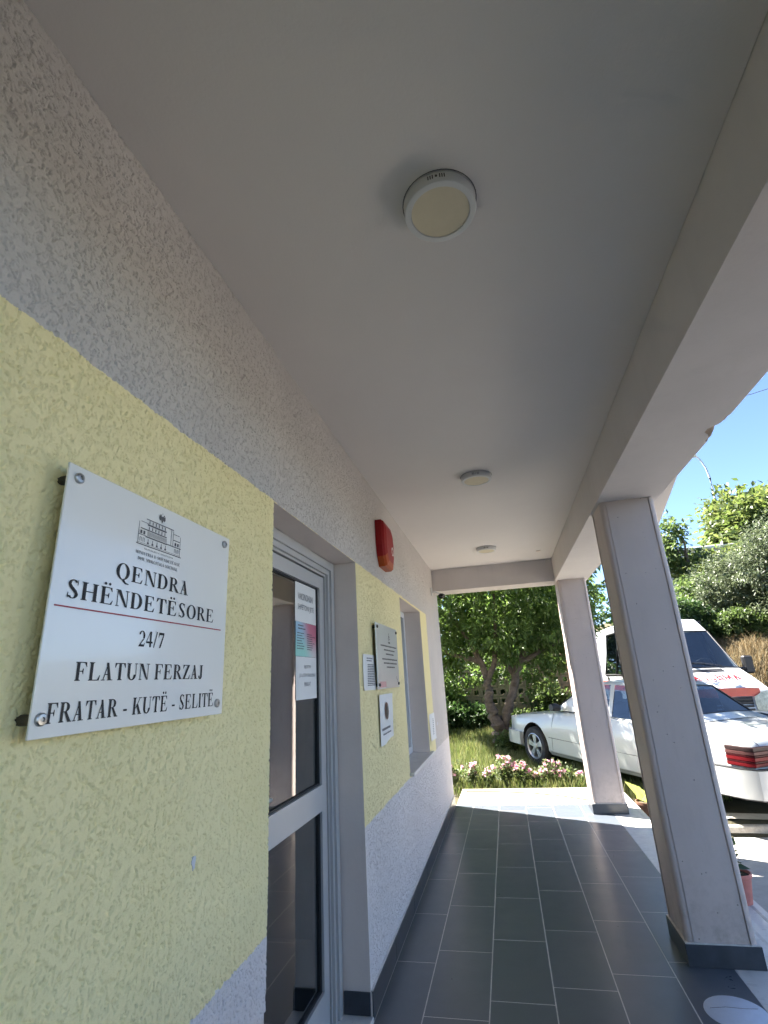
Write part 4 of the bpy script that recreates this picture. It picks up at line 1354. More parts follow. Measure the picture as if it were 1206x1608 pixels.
# pots
def pot(x, y, z, h_, r0, r1, mat, label, plant):
    t = thing('flower_pot', (x, y, z), label, 'pot')
    mb = MB()
    mb.lathe([(0, 0), (r0, 0), (r0 + (r1 - r0) * .85, h_ * .84), (r1 * 1.0, h_ * .85), (r1 * 1.04, h_ * .87), (r1 * 1.05, h_), (r1 * .96, h_), (r1 * .92, h_ * .88), (0, h_ * .86)], 28, (x, y, z))
    mb.build('pot', mat, t, smooth=35)
    mb = MB(); mb.disc(r1 * .93, 20, (x, y, z + h_ * .9)); mb.build('earth', 'soil', t)
    rs_ = np.random.RandomState(int(x * 100))
    if plant == 'big':
        for k in range(7):
            a = rs_.uniform(0, 6.28); 
            tip = np.array([math.cos(a) * .6, math.sin(a) * .6, rs_.uniform(.2, .9)])
            v, f = leaves(np.array([[x + .03 * math.cos(a), y + .03 * math.sin(a), z + h_ * .95]]), tip[None] * 1.6, 1, .26, .12, .01, rs_, .5)
            fast_mesh('leaf', v, f, 'pot_leaf', t)
    else:
        mb = MB(); mb.tube([(x, y, z + h_ * .88), (x + .01, y, z + h_ + .05), (x - .005, y, z + h_ + .16)], [.006, .005, .003], 6); mb.build('stem', 'bark', t)
        for k in range(9):
            a = 2.4 * k
            v, f = leaves(np.array([[x, y, z + h_ + .02 + .017 * k]]), np.array([[math.cos(a), math.sin(a), .35]]) * 2.5, 1, .10, .07, .004, rs_, .1)
            fast_mesh('leaf', v, f, 'leaf_dark', t)
pot(2.252, 4.80, -.175, .19, .065, .095, 'pink_pot', 'tall pink terracotta pot with a small dark succulent on the step', 'small')
pot(2.19, 7.0, -.20, .22, .09, .13, 'brown_pot', 'brown pot with broad yellow green leaves between the two columns', 'big')

# ================================================================== VEHICLES
def loft(mb, rings, mi_fn=None, skip=None, close=False):
    """rings: list of equal-length point lists; faces between neighbours"""
    o = len(mb.v); n = len(rings[0])
    for r in rings:
        mb.v += [tuple(p) for p in r]
    m_ = n if close else n - 1
    for k in range(len(rings) - 1):
        for i in range(m_):
            if skip and skip(k, i):
                continue
            j = (i + 1) % n
            mb.f.append((o + k * n + i, o + k * n + j, o + (k + 1) * n + j, o + (k + 1) * n + i))
            mb.mi.append(mi_fn(k, i) if mi_fn else 0)
def mirror(half):
    """half profile (lat, z) from bottom centre over the left side to the top centre -> full closed-looking strip"""
    return [(-l, z) for l, z in reversed(half[1:-1])]
def cut(o, cutters):
    """boolean the wheel arches out of a body"""
    for c in cutters:
        md = o.modifiers.new('b', 'BOOLEAN'); md.operation = 'DIFFERENCE'; md.solver = 'EXACT'; md.object = c
    dg = bpy.context.evaluated_depsgraph_get()
    me = bpy.data.meshes.new_from_object(o.evaluated_get(dg))
    o.modifiers.clear(); o.data = me
    for c in cutters:
        bpy.data.objects.remove(c)
def wheel(parent, x, y, r, w, side, spokes=5, steel=False):
    root = MB()
    s = side
    root.lathe([(r * .64, -w / 2), (r * .90, -w / 2), (r * .985, -w * .36), (r, -w * .15), (r, w * .15), (r * .985, w * .36), (r * .90, w / 2), (r * .64, w / 2)], 40, (x, y, r), 'y')
    t = root.build('wheel', 'rubber', parent, smooth=40, local=True)
    mb = MB()
    yo = y + s * w * .42
    mb.lathe([(r * .66, y + s * w * .5), (r * .63, y + s * w * .52), (r * .58, y + s * w * .44), (r * .56, y - s * w * .3)], 40, (x, 0, r), 'y')
    for k in range(spokes):
        a = 2 * math.pi * k / spokes + .3
        for da, wd in ((-.14, .035), (.14, .035)) if not steel else ((0, .16),):
            ca, sa = math.cos(a + da), math.sin(a + da); cb, sb = math.cos(a + da * .6), math.sin(a + da * .6)
            hw = r * (.075 if not steel else .2)
            P = []
            for (rad_, h_) in ((r * .12, hw * .9), (r * .60, hw)):
                q = (ca, sa) if rad_ > r * .3 else (cb, sb)
                tx, tz = -q[1], q[0]
                P += [(x + q[0] * rad_ - tx * h_, r + q[1] * rad_ - tz * h_), (x + q[0] * rad_ + tx * h_, r + q[1] * rad_ + tz * h_)]
            ya, yb = yo, yo - s * .03
            mb.add([(P[0][0], ya, P[0][1]), (P[1][0], ya, P[1][1]), (P[3][0], ya, P[3][1]), (P[2][0], ya, P[2][1]), (P[0][0], yb, P[0][1]), (P[1][0], yb, P[1][1]), (P[3][0], yb, P[3][1]), (P[2][0], yb, P[2][1])], [(0, 1, 2, 3), (7, 6, 5, 4), (0, 4, 5, 1), (1, 5, 6, 2), (2, 6, 7, 3), (3, 7, 4, 0)])
    mb.lathe([(0, yo + s * .012), (r * .14, yo + s * .01), (r * .17, yo), (r * .17, yo - s * .03)], 20, (x, 0, r), 'y')
    mb.build('rim', 'rim_metal', t, smooth=40, local=True)
    mb = MB(); mb.disc(r * .58, 28, (x, y - s * w * .2, r), 'y'); mb.build('brake_disc', 'dark_cabin', t, local=True)

# ---- white saloon -------------------------------------------------
th = 2.15981659; pit = math.atan(.05266)
hx, hy = math.cos(th), math.sin(th)
L0 = 2.37
cloc = (1.346 - hx * L0, 11.16 - hy * L0, -.0032 - .05266 * L0)
car = thing('parked_car', cloc, 'older white saloon car parked nose first against the forked tree', 'car', rot=(0, -pit, th))
def half(s_, w, zb, zt, sh=.035, mid=.56):
    return [(0, zb), (w * .90, zb), (w * .975, zb + .07), (w, mid), (w * .985, mid + .16), (w * .965, zt - sh - .05), (w * .93, zt - sh), (w * .84, zt - sh * .45), (w * .45, zt - .006), (0, zt)]
st = [(-.02, .58, .42, .66), (.03, .70, .36, .70), (.12, .775, .30, .755), (.35, .815, .24, .80), (.86, .845, .22, .86), (1.30, .855, .22, .905), (1.62, .86, .22, .945), (2.2, .865, .22, .955), (2.9, .865, .22, .96), (3.5, .86, .22, .965), (3.80, .855, .23, .965), (4.20, .845, .25, .955), (4.45, .83, .27, .935), (4.58, .815, .29, .90), (4.64, .80, .31, .86), (4.67, .785, .33, .80)]
rings = []
for (s_, w, zb, zt) in st:
    hp = half(s_, w, zb, zt)
    full = hp + [(-l, z) for l, z in reversed(hp[1:-1])]
    rings.append([(L0 - s_, l, z) for l, z in full])
nst = len(st)
mb = MB()
loft(mb, rings, mi_fn=lambda k, i: 1 if (6 <= k <= 9 and 7 <= i <= 10) else 0, close=True)
mb.add(rings[0], [tuple(range(len(rings[0])))]); mb.add(rings[-1], [tuple(range(len(rings[0]) - 1, -1, -1))])
body = mb.build('body', ['white_paint', 'dark_cabin'], car, local=True)
cutters = []
for s_ in (.86, 3.66):
    for sd in (1, -1):
        c = MB(); c.lathe([(0, -.20), (.365, -.20), (.365, .20), (0, .20)], 28, (L0 - s_, sd * .80, .33), 'y')
        bmc = c.build('cutter', 'dark_cabin', car, local=True); cutters.append(bmc)
bpy.context.view_layer.update()
cut(body, cutters)
body.data.polygons.foreach_set('use_smooth', [True] * len(body.data.polygons)); body.data.set_sharp_from_angle(angle=rad(32))
for s_ in (.86, 3.66):
    for sd in (1, -1):
        wheel(car, L0 - s_, sd * .755, .312, .195, sd)
        mb = MB(); mb.lathe([(0, sd * .60), (.37, sd * .60), (.37, sd * .70)], 24, (L0 - s_, 0, .33), 'y'); mb.build('wheel_well', 'black_plastic', car, local=True)
# greenhouse: pillars and roof, the glass areas left open
gst = [(1.42, .80, .955, .80), (1.55, .79, 1.03, .775), (2.02, .77, 1.345, .64), (2.12, .765, 1.375, .62), (2.35, .76, 1.41, .605), (2.58, .76, 1.42, .60), (2.66, .76, 1.422, .60), (3.05, .765, 1.405, .605), (3.15, .77, 1.39, .61), (3.28, .77, 1.34, .635), (3.70, .785, 1.02, .755), (3.86, .79, .955, .79)]
rings = []
for (s_, wb, zr_, wr) in gst:
    wr = min(wr, wb)
    zb = .945
    zr_ = max(zr_, zb + .004)
    prof = [(wb, zb), (wr + .012, zr_ - .045 if zr_ > 1.1 else zb + (zr_ - zb) * .4), (wr - .03, zr_ - .012), (wr * .5, zr_ + .012), (0, zr_ + .016)]
    full = prof + [(-l, z) for l, z in reversed(prof[:-1])]
    rings.append([(L0 - s_, l, z) for l, z in full])
def gskip(k, i):
    side = i in (0, 7)
    top = 2 <= i <= 5
    if side and k in (3, 4, 6, 7, 8):
        return True
    if side and k == 2 or side and k == 1:
        return k == 2
    if top and k == 1:
        return True          # windscreen
    if top and k == 9:
        return True          # rear window
    return False
mb = MB(); loft(mb, rings, skip=gskip)
mb.build('roof', 'white_paint', car, smooth=40, local=True)
mb = MB()    # panes a few millimetres inside the openings
def pane(pts, name='window_pane', mat='car_glass', off=(0, 0, 0)):
    q = MB(); q.add([(p[0] + off[0], p[1] + off[1], p[2] + off[2]) for p in pts], [tuple(range(len(pts)))]); return q.build(name, mat, car, local=True, fix=False)
for sd in (1, -1):
    def sp(k, i):
        p = rings[k][i]; return (p[0], p[1] * sd if sd == 1 else -p[1], p[2])
    pane([sp(2, 0), sp(3, 0), sp(5, 0), sp(5, 1), sp(3, 1), sp(2, 1)], off=(0, -.006 * sd, 0))
    pane([sp(6, 0), sp(9, 0), sp(9, 1), sp(8, 1), sp(6, 1)], off=(0, -.006 * sd, 0))
for (k, dz) in ((1, -.004), (9, -.004)):
    pane([rings[k][2], rings[k][3], rings[k][4], rings[k][5], rings[k][6], rings[k + 1][6], rings[k + 1][5], rings[k + 1][4], rings[k + 1][3], rings[k + 1][2]], 'rear_window' if k == 9 else 'windscreen', off=(0, 0, dz))
# dark glass surround
mb = MB()
for k in (1, 9):
    for i in (2, 6):
        mb.tube([rings[k][i], rings[k + 1][i]], .012, 6)
    for kk in (k, k + 1):
        mb.tube([rings[kk][i] for i in range(2, 7)], .010, 6)
mb.build('window_seal', 'black_plastic', car, local=True)
# seats
for (s_, y, w) in ((2.35, .36, .46), (2.35, -.36, .46), (3.22, 0, 1.2)):
    mb = MB(); mb.bbox(L0 - s_ - .1, L0 - s_ + .04, y - w / 2, y + w / 2, .75, 1.10, .03)
    if w < 1:
        mb.bbox(L0 - s_ - .08, L0 - s_ + .0, y - .12, y + .12, 1.10, 1.26, .03)
    else:
        mb.bbox(L0 - s_ - .08, L0 - s_, .25, .5, 1.05, 1.17, .03); mb.bbox(L0 - s_ - .08, L0 - s_, -.5, -.25, 1.05, 1.17, .03)
    mb.build('seat', 'dark_cabin', car, local=True)
# side cladding, seams, mirror, lamps, bumpers, plate
def side_y(s_, z):
    w = np.interp(s_, [q[0] for q in st], [q[1] for q in st])
    return w * np.interp(z, [.22, .29, .56, .72, .90], [.90, .975, 1.0, .985, .965])
def seam(pts, r_=.0028, name='panel_seam', mat='seam'):
    for sd in (1, -1):
        mb = MB(); mb.tube([(L0 - s_, sd * (side_y(s_, z) + .0005), z) for s_, z in pts], r_, 5); mb.build(name, mat, car, local=True)
seam([(1.33, .30), (1.36, .5), (1.38, .7), (1.45, .90)]); seam([(2.45, .26), (2.46, .6), (2.48, .92)]); seam([(3.35, .62), (3.42, .8), (3.46, .92)]); seam([(1.36, .27), (2.0, .265), (3.2, .27)])
seam([(.45, .50), (.86, .475 + .23), (1.25, .50)][:1] + [(.48, .50)], .002)
seam([(1.27, .50), (2.0, .50), (3.25, .50)], .004)
seam([(4.03, .53), (4.3, .53), (4.6, .52)], .003)
seam([(3.95, .90), (4.2, .885), (4.5, .85)], .0022)
for sd in (1, -1):
    mb = MB(); mb.tube([(L0 - 1.62, sd * .83, .985), (L0 - 1.60, sd * .90, 1.0), (L0 - 1.60, sd * .99, 1.0)], [.045, .065, .055], 10); mb.build('door_mirror', 'black_plastic', car, smooth=50, local=True)
    for s_ in (1.55, 2.55):
        pass
    for s_ in (2.30, 3.30):
        mb = MB(); yy = sd * (side_y(s_, .78) + .012); mb.bbox(L0 - s_ - .09, L0 - s_ + .09, min(yy, yy - sd * .022), max(yy, yy - sd * .022), .765, .79, .005); mb.build('door_handle', 'white_plastic_paint', car, local=True)
    # headlamp and indicator
    mb = MB(); yy = sd * .70
    loft(mb, [[(L0 + .012, sd * .30, .50), (L0 + .006, sd * .30, .66)], [(L0 + .006, sd * .55, .50), (L0 - .0, sd * .55, .665)], [(L0 - .045, sd * .705, .50), (L0 - .05, sd * .70, .67)], [(L0 - .17, sd * .79, .505), (L0 - .18, sd * .782, .68)]])
    mb.build('head_lamp', 'lamp_lens', car, smooth=40, local=True)
    # ribbed tail lamp wrapping the corner
    rows = [('tail_smoke', .775, .815), ('tail_pink', .735, .772), ('tail_dark_red', .715, .734), ('tail_red', .675, .714), ('tail_dark_red', .655, .674), ('tail_red', .618, .654)]
    tl = MB(); mats = ['tail_smoke', 'tail_pink', 'tail_dark_red', 'tail_red']
    def tlpt(u, z, out):
        if u == 0: return (L0 - 4.40, sd * (.838 + out), z)
        if u == 1: return (L0 - 4.61, sd * (.826 + out), z)
        if u == 2: return (L0 - 4.675 - out, sd * .795, z)
        inner = .40 + (z - .618) / .2 * .13
        return (L0 - 4.692 - out, sd * inner, z)
    loft(tl, [[tlpt(u, .612, .003), tlpt(u, .820, .003)] for u in range(4)], mi_fn=lambda k, i: 2)
    for mt, za, zb in rows:
        tl_r = []
        for u in range(4):
            tl_r.append([tlpt(u, za, .004), tlpt(u, za + .004, .014), tlpt(u, zb - .004, .014), tlpt(u, zb, .004)])
        loft(tl, tl_r, mi_fn=lambda k, i, m_=mats.index(mt): m_)
    tl.build('tail_lamp', mats, car, smooth=30, local=True)
def bumper(path, sec, name, mat):
    rg = []
    for i, (x, y) in enumerate(path):
        a = np.array(path[max(i - 1, 0)]); b = np.array(path[min(i + 1, len(path) - 1)])
        d = (b - a) / np.linalg.norm(b - a); nrm = np.array([d[1], -d[0]])
        rg.append([(x + nrm[0] * o_, y + nrm[1] * o_, z) for o_, z in sec])
    mb = MB(); loft(mb, rg, close=True)
    mb.add(rg[0], [tuple(range(len(sec)))]); mb.add(rg[-1], [tuple(range(len(sec) - 1, -1, -1))])
    return mb.build(name, mat, car, smooth=35, local=True)
rp = [(L0 - 4.03, .855), (L0 - 4.3, .85), (L0 - 4.55, .825), (L0 - 4.66, .77), (L0 - 4.72, .62), (L0 - 4.745, .3), (L0 - 4.75, 0)]
rp = rp + [(x, -y) for x, y in reversed(rp[:-1])]
rp = rp[::-1]
bumper(rp, [(-.06, .30), (-.012, .30), (.012, .33), (.018, .46), (.020, .465), (.022, .54), (.014, .575), (-.06, .585)], 'rear_bumper', 'white_plastic_paint')
bumper(rp, [(.016, .452), (.0215, .452), (.0215, .459), (.016, .459)], 'bumper_line', 'seam')
bumper(rp, [(-.05, .586), (.010, .586), (.010, .597), (-.05, .597)], 'bumper_gap', 'black_plastic')
bumper(rp, [(-.05, .285), (.004, .285), (.012, .318), (-.05, .318)], 'bumper_valance', 'black_plastic')
for sd in (1, -1):
    q = MB()
    for (a, b, c, d) in ((4.20, 4.50, .352, .358), (4.20, 4.50, .432, .438), (4.20, 4.206, .358, .432)):
        ya, yb = (sd * (np.interp(a, [4.03, 4.3, 4.55], [.855, .85, .825]) + .0195), sd * (np.interp(b, [4.03, 4.3, 4.55], [.855, .85, .825]) + .0195))
        q.add([(L0 - a, ya, c), (L0 - b, yb, c), (L0 - b, yb, d), (L0 - a, ya, d)], [(0, 1, 2, 3)])
    q.build('bumper_panel_line', 'seam', car, local=True)
    q = MB(); q.tube([(L0 - 3.55, sd * (side_y(3.55, .88) + .001), .885), (L0 - 3.72, sd * (side_y(3.72, .9) + .001), .90), (L0 - 3.86, sd * .80, .952)], .0025, 5); q.build('panel_seam', 'seam', car, local=True)
fp = [(L0 - .50, .83), (L0 - .3, .82), (L0 - .12, .79), (L0 - .02, .72), (L0 + .03, .55), (L0 + .055, .25), (L0 + .06, 0)]
fp = fp + [(x, -y) for x, y in reversed(fp[:-1])]
bumper(fp, [(-.05, .29), (.0, .29), (.02, .32), (.024, .44), (.02, .50), (-.05, .505)], 'front_bumper', 'white_plastic_paint')
bumper(fp, [(.015, .385), (.03, .39), (.03, .45), (.015, .455)], 'bumper_strip', 'black_plastic')
mb = MB(); mb.box(L0 + .005, L0 + .03, -.27, .27, .51, .68); mb.build('radiator_grille', 'black_plastic', car, local=True)
# boot lid: raised edge, number plate with its dark surround
mb = MB(); mb.tube([(L0 - 3.93, .70, .975), (L0 - 4.3, .70, .958), (L0 - 4.55, .69, .925), (L0 - 4.66, .67, .84), (L0 - 4.69, .60, .72)], .003, 5); mb.tube([(L0 - 3.93, -.70, .975), (L0 - 4.3, -.70, .958), (L0 - 4.55, -.69, .925), (L0 - 4.66, -.67, .84), (L0 - 4.69, -.60, .72)], .003, 5)
mb.build('boot_seam', 'seam', car, local=True)
mb = MB(); mb.bbox(L0 - 4.70, L0 - 4.672, -.30, .30, .69, .82, .004); mb.build('plate_recess', 'black_plastic', car, local=True)
mb = MB(); mb.box(L0 - 4.705, L0 - 4.701, -.26, .26, .70, .81); pl = mb.build('number_plate', 'paper', car, local=True)
mb = MB()
for y in (.235,):
    mb.tube([(L0 - 4.706, y - .02, .73), (L0 - 4.706, y - .035, .755), (L0 - 4.706, y - .02, .78), (L0 - 4.706, y, .78), (L0 - 4.706, y + .005, .755), (L0 - 4.706, y - .01, .73)], .005, 5)
mb.build('plate_mark', 'ink', pl, local=True)

# ---- ambulance ----------------------------------------------------
vth = -1.511
vhx, vhy = math.cos(vth), math.sin(vth)
vfront = (4.373, 10.451)
vz = .068
VL = 2.6
van = thing('ambulance', (vfront[0] - vhx * VL, vfront[1] - vhy * VL, vz), 'white ambulance van with mirrored red AMBULANCA lettering on its bonnet', 'van', rot=(0, 0, vth))
vst = [  # s, half width low, z bottom, z top, half width top
    (-.02, .70, .38, .62, .66), (.03, .86, .34, .86, .80), (.10, .92, .32, .95, .84), (.50, .955, .30, 1.12, .85), (.95, .965, .30, 1.295, .845), (1.60, .965, .30, 2.04, .715), (1.78, .965, .30, 2.17, .70), (2.05, .965, .30, 2.33, .70), (2.6, .965, .30, 2.38, .72), (3.6, .965, .30, 2.38, .73), (4.9, .965, .30, 2.36, .73), (5.15, .95, .34, 2.28, .71)]
rings = []
for (s_, w, zb, zt, wt) in vst:
    zbelt = min(1.25, zb + (zt - zb) * .80)
    prof = [(0, zb), (w * .95, zb), (w, zb + .10), (w, zbelt), (wt + (w - wt) * .22, zt - (zt - zbelt) * .16 - .015), (wt, zt - .012), (wt * .55, zt + .012), (0, zt + .02)]
    full = prof + [(-l, z) for l, z in reversed(prof[1:-1])]
    rings.append([(VL - s_, l, z) for l, z in full])
nv = len(rings[0])
def vskip(k, i):
    if k == 4 and 5 <= i <= 8:
        return True                       # windscreen opening
    if i in (3, 10) and k in (7, 8):
        return True                       # side windows
    return False
mb = MB()
loft(mb, rings, skip=vskip, close=True)
mb.add(rings[0], [tuple(range(nv))]); mb.add(rings[-1], [tuple(range(nv - 1, -1, -1))])
mb.build('body', 'van_paint', van, smooth=28, local=True)
def vp(pts, name, mat, off=(0, 0, 0), fix=False):
    q = MB(); q.add([(p[0] + off[0], p[1] + off[1], p[2] + off[2]) for p in pts], [tuple(range(len(pts)))]); return q.build(name, mat, van, local=True, fix=fix)
vp([rings[4][i] for i in (5, 6, 7, 8, 9)] + [rings[5][i] for i in (9, 8, 7, 6, 5)], 'windscreen', 'van_glass', (.004, 0, .004))
mb = MB()
mb.tube([rings[4][5], rings[5][5]], .018, 6); mb.tube([rings[4][9], rings[5][9]], .018, 6)
mb.tube([rings[4][i] for i in range(5, 10)], .022, 6); mb.tube([rings[5][i] for i in range(5, 10)], .016, 6)
mb.build('window_seal', 'black_plastic', van, local=True)
for a in (3, 10):
    for k in (7, 8):
        vp([rings[k][a], rings[k + 1][a], rings[k + 1][a + 1], rings[k][a + 1]], 'side_window', 'car_glass')
        mb = MB(); q = [rings[k][a], rings[k + 1][a], rings[k + 1][a + 1], rings[k][a + 1]]
        mb.tube(q + [q[0]], .028, 6); mb.build('window_seal', 'black_plastic', van, local=True)
def hoodz(s_):
    return float(np.interp(s_, [q[0] for q in vst], [q[3] for q in vst]))
# air intake below the windscreen, wipers
mb = MB()
for (s0, s1) in ((.74, .86),):
    mb.add([(VL - s0, .50, hoodz(s0) + .028), (VL - s0, -.62, hoodz(s0) + .028), (VL - s1, -.62, hoodz(s1) + .028), (VL - s1, .50, hoodz(s1) + .028), (VL - s0, .50, hoodz(s0)), (VL - s0, -.62, hoodz(s0)), (VL - s1, -.62, hoodz(s1)), (VL - s1, .50, hoodz(s1))], [(0, 1, 2, 3), (0, 4, 5, 1), (1, 5, 6, 2), (2, 6, 7, 3), (3, 7, 4, 0)])
mb.build('air_intake', 'black_plastic', van, local=True)
for y0_, y1_ in ((.55, -.05), (-.1, -.68)):
    mb = MB(); mb.tube([(VL - .93, y0_, 1.335), (VL - 1.0, (y0_ + y1_) / 2, 1.40), (VL - 1.03, y1_, 1.425)], .008, 5); mb.build('wiper', 'black_plastic', van, local=True)
# mirrored lettering lying on the bonnet slope
STROKES = {'A': ([[(0, 0), (.35, 1), (.7, 0)], [(.13, .36), (.57, .36)]], .7), 'M': ([[(0, 0), (0, 1), (.4, .3), (.8, 1), (.8, 0)]], .8),
           'B': ([[(0, 0), (0, 1), (.48, 1), (.62, .78), (.48, .54), (0, .54)], [(.48, .54), (.68, .28), (.48, 0), (0, 0)]], .68), 'U': ([[(0, 1), (0, .2), (.15, 0), (.5, 0), (.65, .2), (.65, 1)]], .65),
           'L': ([[(0, 1), (0, 0), (.5, 0)]], .5), 'N': ([[(0, 0), (0, 1), (.65, 0), (.65, 1)]], .65), 'C': ([[(.65, .8), (.5, 1), (.15, 1), (0, .75), (0, .25), (.15, 0), (.5, 0), (.65, .2)]], .65)}
v, f = [], []
xo = 0.
for ch in 'AMBULANCA':
    for line in STROKES[ch][0]:
        for (a, b), (c, d) in zip(line[:-1], line[1:]):
            ln_ = math.hypot(c - a, d - b); ux, uy = (c - a) / ln_ * .085, (d - b) / ln_ * .085
            k = len(v)
            v += [(xo + a - ux - uy, b - uy + ux), (xo + c + ux - uy, d + uy + ux), (xo + c + ux + uy, d + uy - ux), (xo + a - ux + uy, b - uy - ux)]
            f.append((k, k + 1, k + 2, k + 3))
    xo += STROKES[ch][1] + .36
v = np.array(v); v = v - v.min(0)
mx_ = v.max(0)
mb = MB()
def bon(u, w):     # u 0..1 across (van left -> right), w 0..1 up the slope
    s_ = .34 + .23 * w
    y = .60 - 1.2 * u
    return (VL - s_, y, hoodz(s_) + .030 + .010 * (1 - (2 * u - 1) ** 2))
pts_ = [bon(a / mx_[0], b / mx_[1]) for a, b in v]
mb.add([(p[0], p[1], p[2] + .0006 * ((i // 4) % 7)) for i, p in enumerate(pts_)], [tuple(reversed(q)) for q in f])
mb.build('mirrored_lettering', 'text_red', van, local=True, fix=False)
# red stripe round the nose and along the side
mb = MB()
zz0, zz1 = .80, .93
row = []
for (x, y, za, zb) in ((VL - .004, .66, .815, .94), (VL + .012, .5, .82, .955), (VL + .022, .3, .82, .96), (VL + .025, 0, .82, .965)):
    row.append([(x, y, za), (x, y, zb)])
row = row + [[(p[0], -p[1], p[2]) for p in r] for r in reversed(row[:-1])]
loft(mb, row)
mb.build('nose_stripe', 'red_stripe', van, smooth=40, local=True)
for sd in (1, -1):
    mb = MB(); mb.box(VL - 5.0, VL - 1.0, sd * .967 - .002, sd * .967 + .002, .92, 1.12); mb.build('side_stripe', 'red_stripe', van, local=True)
    mb = MB()
    loft(mb, [[(VL + .040, sd * .53, .58), (VL + .030, sd * .53, .805)], [(VL + .030, sd * .66, .57), (VL + .018, sd * .67, .88)], [(VL - .0, sd * .86, .57), (VL - .02, sd * .86, .915)], [(VL - .10, sd * .945, .60), (VL - .12, sd * .94, .925)], [(VL - .26, sd * .972, .66), (VL - .28, sd * .968, .93)]])
    mb.build('head_lamp', 'lamp_lens', van, smooth=50, local=True)
    mb = MB(); mb.tube([(VL - 1.15, sd * .93, 1.26), (VL - 1.13, sd * 1.05, 1.27)], .03, 8); mb.bbox(VL - 1.24, VL - 1.12, min(sd * 1.04, sd * 1.22), max(sd * 1.04, sd * 1.22), 1.16, 1.50, .03)
    mb.build('wing_mirror', 'black_plastic', van, local=True)
for k in range(4):
    mb = MB(); mb.bbox(VL + .0, VL + .03, -.50, .50, .585 + .056 * k, .62 + .056 * k, .005); mb.build('grille_bar', 'black_plastic', van, local=True)
mb = MB(); mb.box(VL - .06, VL + .008, -.51, .51, .56, .81); mb.build('grille', 'dark_cabin', van, local=True)
mb = MB()
row = []
for (x, y) in ((VL - .6, .965), (VL - .2, .955), (VL - .03, .86), (VL + .06, .6), (VL + .09, 0)):
    row.append([(x - .08, y * .95, .30), (x, y, .32), (x + .01, y * 1.005, .50), (x - .05, y * .97, .56)])
row = row + [[(p[0], -p[1], p[2]) for p in r] for r in reversed(row[:-1])]
loft(mb, row); mb.build('front_bumper', 'black_plastic', van, smooth=40, local=True)
# cab interior
mb = MB(); mb.box(VL - 1.45, VL - 1.0, -.80, .80, .9, 1.24); mb.build('dashboard', 'dark_cabin', van, local=True)
mb = MB(); mb.add([(VL - 1.06, .58, 1.265), (VL - 1.06, .12, 1.265), (VL - 1.32, .06, 1.285), (VL - 1.32, .50, 1.285)], [(0, 1, 2, 3)]); mb.build('dashboard_paper', 'paper', van, local=True)
mb = MB(); mb.tube([(VL - 1.42 + .10 * math.sin(rad(a)), .42 + .19 * math.cos(rad(a)), 1.33 + .16 * math.sin(rad(a))) for a in range(0, 361, 20)], .014, 6); mb.build('steering_wheel', 'black_plastic', van, local=True)
for y in (.42, -.42):
    mb = MB(); mb.bbox(VL - 2.15, VL - 1.98, y - .25, y + .25, .75, 1.55, .04); mb.bbox(VL - 2.12, VL - 2.0, y - .13, y + .13, 1.55, 1.78, .04); mb.build('seat', 'dark_cabin', van, local=True)
mb = MB(); mb.box(VL - 2.35, VL - 2.3, -.92, .92, .4, 2.3); mb.build('bulkhead', 'dark_cabin', van, local=True)
for s_ in (.95, 4.2):
    for sd in (1, -1):
        wheel(van, VL - s_, sd * .88, .33, .21, sd, 6, True)

# ================================================================== BEYOND
# perforated block wall
bw = thing('block_wall', (0.2, 14.0, gz(0.2, 14)), 'weathered garden wall of perforated blocks behind the tree', 'wall')
B = .222
def block_mesh(hole):
    mb = MB()
    h_ = B / 2 - .004; q = .056; d = .07
    if hole:
        out_ = [(-h_, -h_), (h_, -h_), (h_, h_), (-h_, h_)]; inn = [(-q, -q), (q, -q), (q, q), (-q, q)]
        v = [(a, -d, b) for a, b in out_] + [(a, -d, b) for a, b in inn] + [(a, d, b) for a, b in out_] + [(a, d, b) for a, b in inn]
        f = []
        for i in range(4):
            j = (i + 1) % 4
            f += [(i, j, 4 + j, 4 + i), (8 + i, 12 + i, 12 + j, 8 + j), (i, 8 + i, 8 + j, j), (4 + i, 4 + j, 12 + j, 12 + i)]
        mb.add(v, f)
    else:
        mb.bbox(-h_, h_, -d, d, -h_, h_, .006)
    return mb
rb = random.Random(4)
protos = {}
zb0 = 0.05
for r_ in range(8):
    for c_ in range(29):
        hole = (r_ in (3, 4, 5, 6) and (c_ > 12 or rb.random() < .55)) and rb.random() > .06
        x = -3.55 + c_ * B; z = zb0 + B / 2 + r_ * B
        loc = Vector((x + rb.uniform(-.004, .004), 14 + rb.uniform(-.008, .008), z)) - wloc(bw)
        if hole not in protos:
            protos[hole] = block_mesh(hole).build('block', 'block', bw, local=True); protos[hole].location = loc
        else:
            o = link_copy(protos[hole], loc, bw, 'block'); o.rotation_euler = (0, rb.uniform(-.012, .012), 0)
mb = MB(); mb.bbox(-3.68, 2.79, 13.9, 14.1, zb0 + 8 * B, zb0 + 8 * B + .06, .01); mb.build('coping', 'block', bw)
mb = MB(); mb.box(-3.66, 2.76, 14.06, 14.075, zb0 - .3, zb0 + 3 * B); mb.build('backing', 'block', bw)

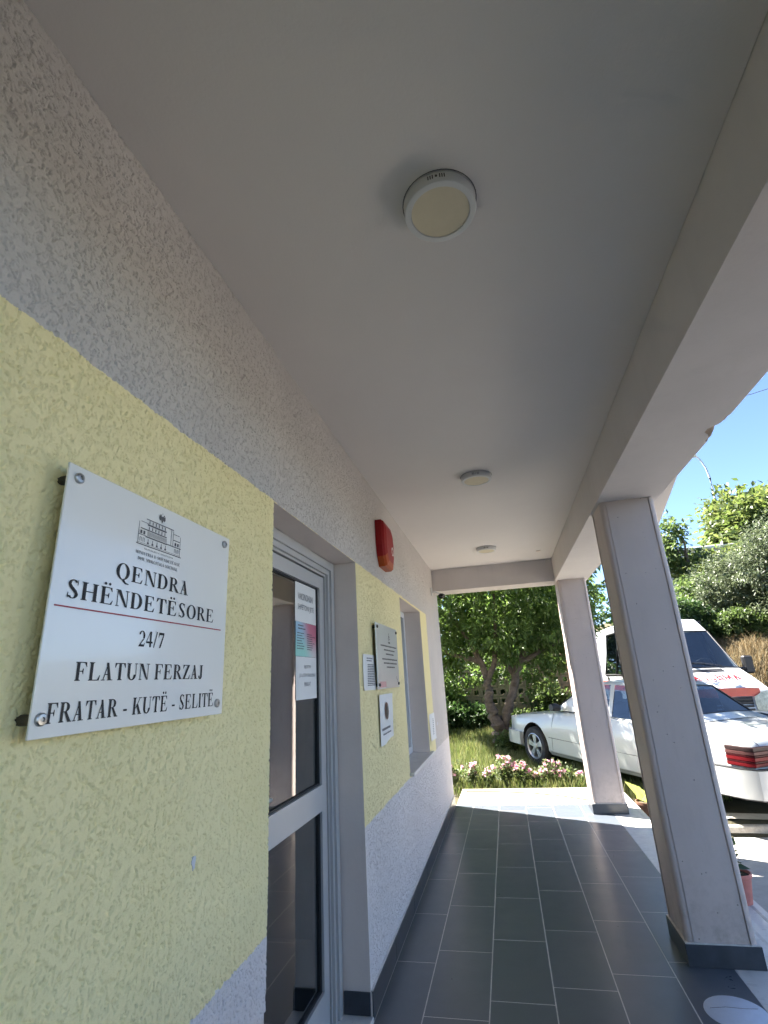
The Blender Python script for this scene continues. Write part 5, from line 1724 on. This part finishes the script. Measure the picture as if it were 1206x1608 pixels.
# hillside house, stone wall, street lamp, overhead wire
hz = gz(10, 25)
hs = thing('house', (10.3, 26.5, hz), 'small white house half hidden by trees on the hillside', 'house')
mb = MB(); mb.box(8.3, 12.5, 25.0, 29, hz - 1, 6.3); mb.build('wall', 'house_white', hs)
mb = MB(); mb.bbox(8.1, 12.7, 24.8, 29.2, 6.301, 6.45, .03); mb.build('roof', 'house_white', hs)
for (a, b, c, d) in ((10.05, 10.75, 5.35, 6.0), (8.9, 9.5, 4.9, 5.7)):
    mb = MB(); mb.box(a - .06, b + .06, 24.93, 24.998, c - .06, d + .06); w_ = mb.build('window', 'pvc_white', hs)
    mb = MB(); mb.box(a, b, 24.90, 24.929, c, d); mb.build('pane', 'black_plastic', w_)
mb = MB(); mb.bbox(9.9, 10.9, 24.6, 24.99, 5.05, 5.2, .02); mb.build('balcony', 'house_white', hs)
sw = thing('stone_wall', (6.6, 17.2, gz(6.6, 17.2)), 'short pale dry stone wall showing through the bushes', 'wall')
rb = random.Random(9)
zz = gz(6.4, 17.2) - .1
for r_ in range(7):
    x = 5.3 + rb.uniform(0, .2)
    while x < 8.2:
        w = rb.uniform(.18, .42)
        mb = MB(); mb.bbox(x, x + w - .02, 17.0 + rb.uniform(0, .05), 17.4, zz + .21 * r_, zz + .21 * r_ + .19 + rb.uniform(-.02, .01), .025)
        mb.build('stone', 'rough_stone', sw); x += w
sl_ = thing('street_lamp', (13.3, 30, gz(13.3, 30)), 'tall curved street lamp against the blue sky', 'street lamp')
z0 = gz(13.3, 30)
mb = MB(); mb.tube([(13.30, 30, z0), (13.28, 30, 8), (13.27, 30, 9.4), (13.28, 30, 10.5), (13.30, 30, 11.3), (13.24, 30, 11.9), (13.1, 30, 12.35), (12.98, 30, 12.6), (12.88, 30, 12.70)], [.09, .075, .07, .062, .055, .05, .048, .046, .045], 8); mb.build('pole', 'galvanised', sl_, smooth=60)
mb = MB(); mb.bbox(12.35, 12.92, 29.9, 30.1, 12.66, 12.80, .03); mb.build('lamp_head', 'galvanised', sl_)
mb = MB(); mb.tube([(-20, 14, 8.2), (0, 10, 5.9), (5.0, 8.0, 5.367), (5.25, 7.9, 5.38), (14, 5, 6.6), (30, 0, 9)], .005, 5)
tag(mb.build('overhead_wire', 'plain_black', local=False), 'thin overhead wire crossing the sky corner', 'wire')
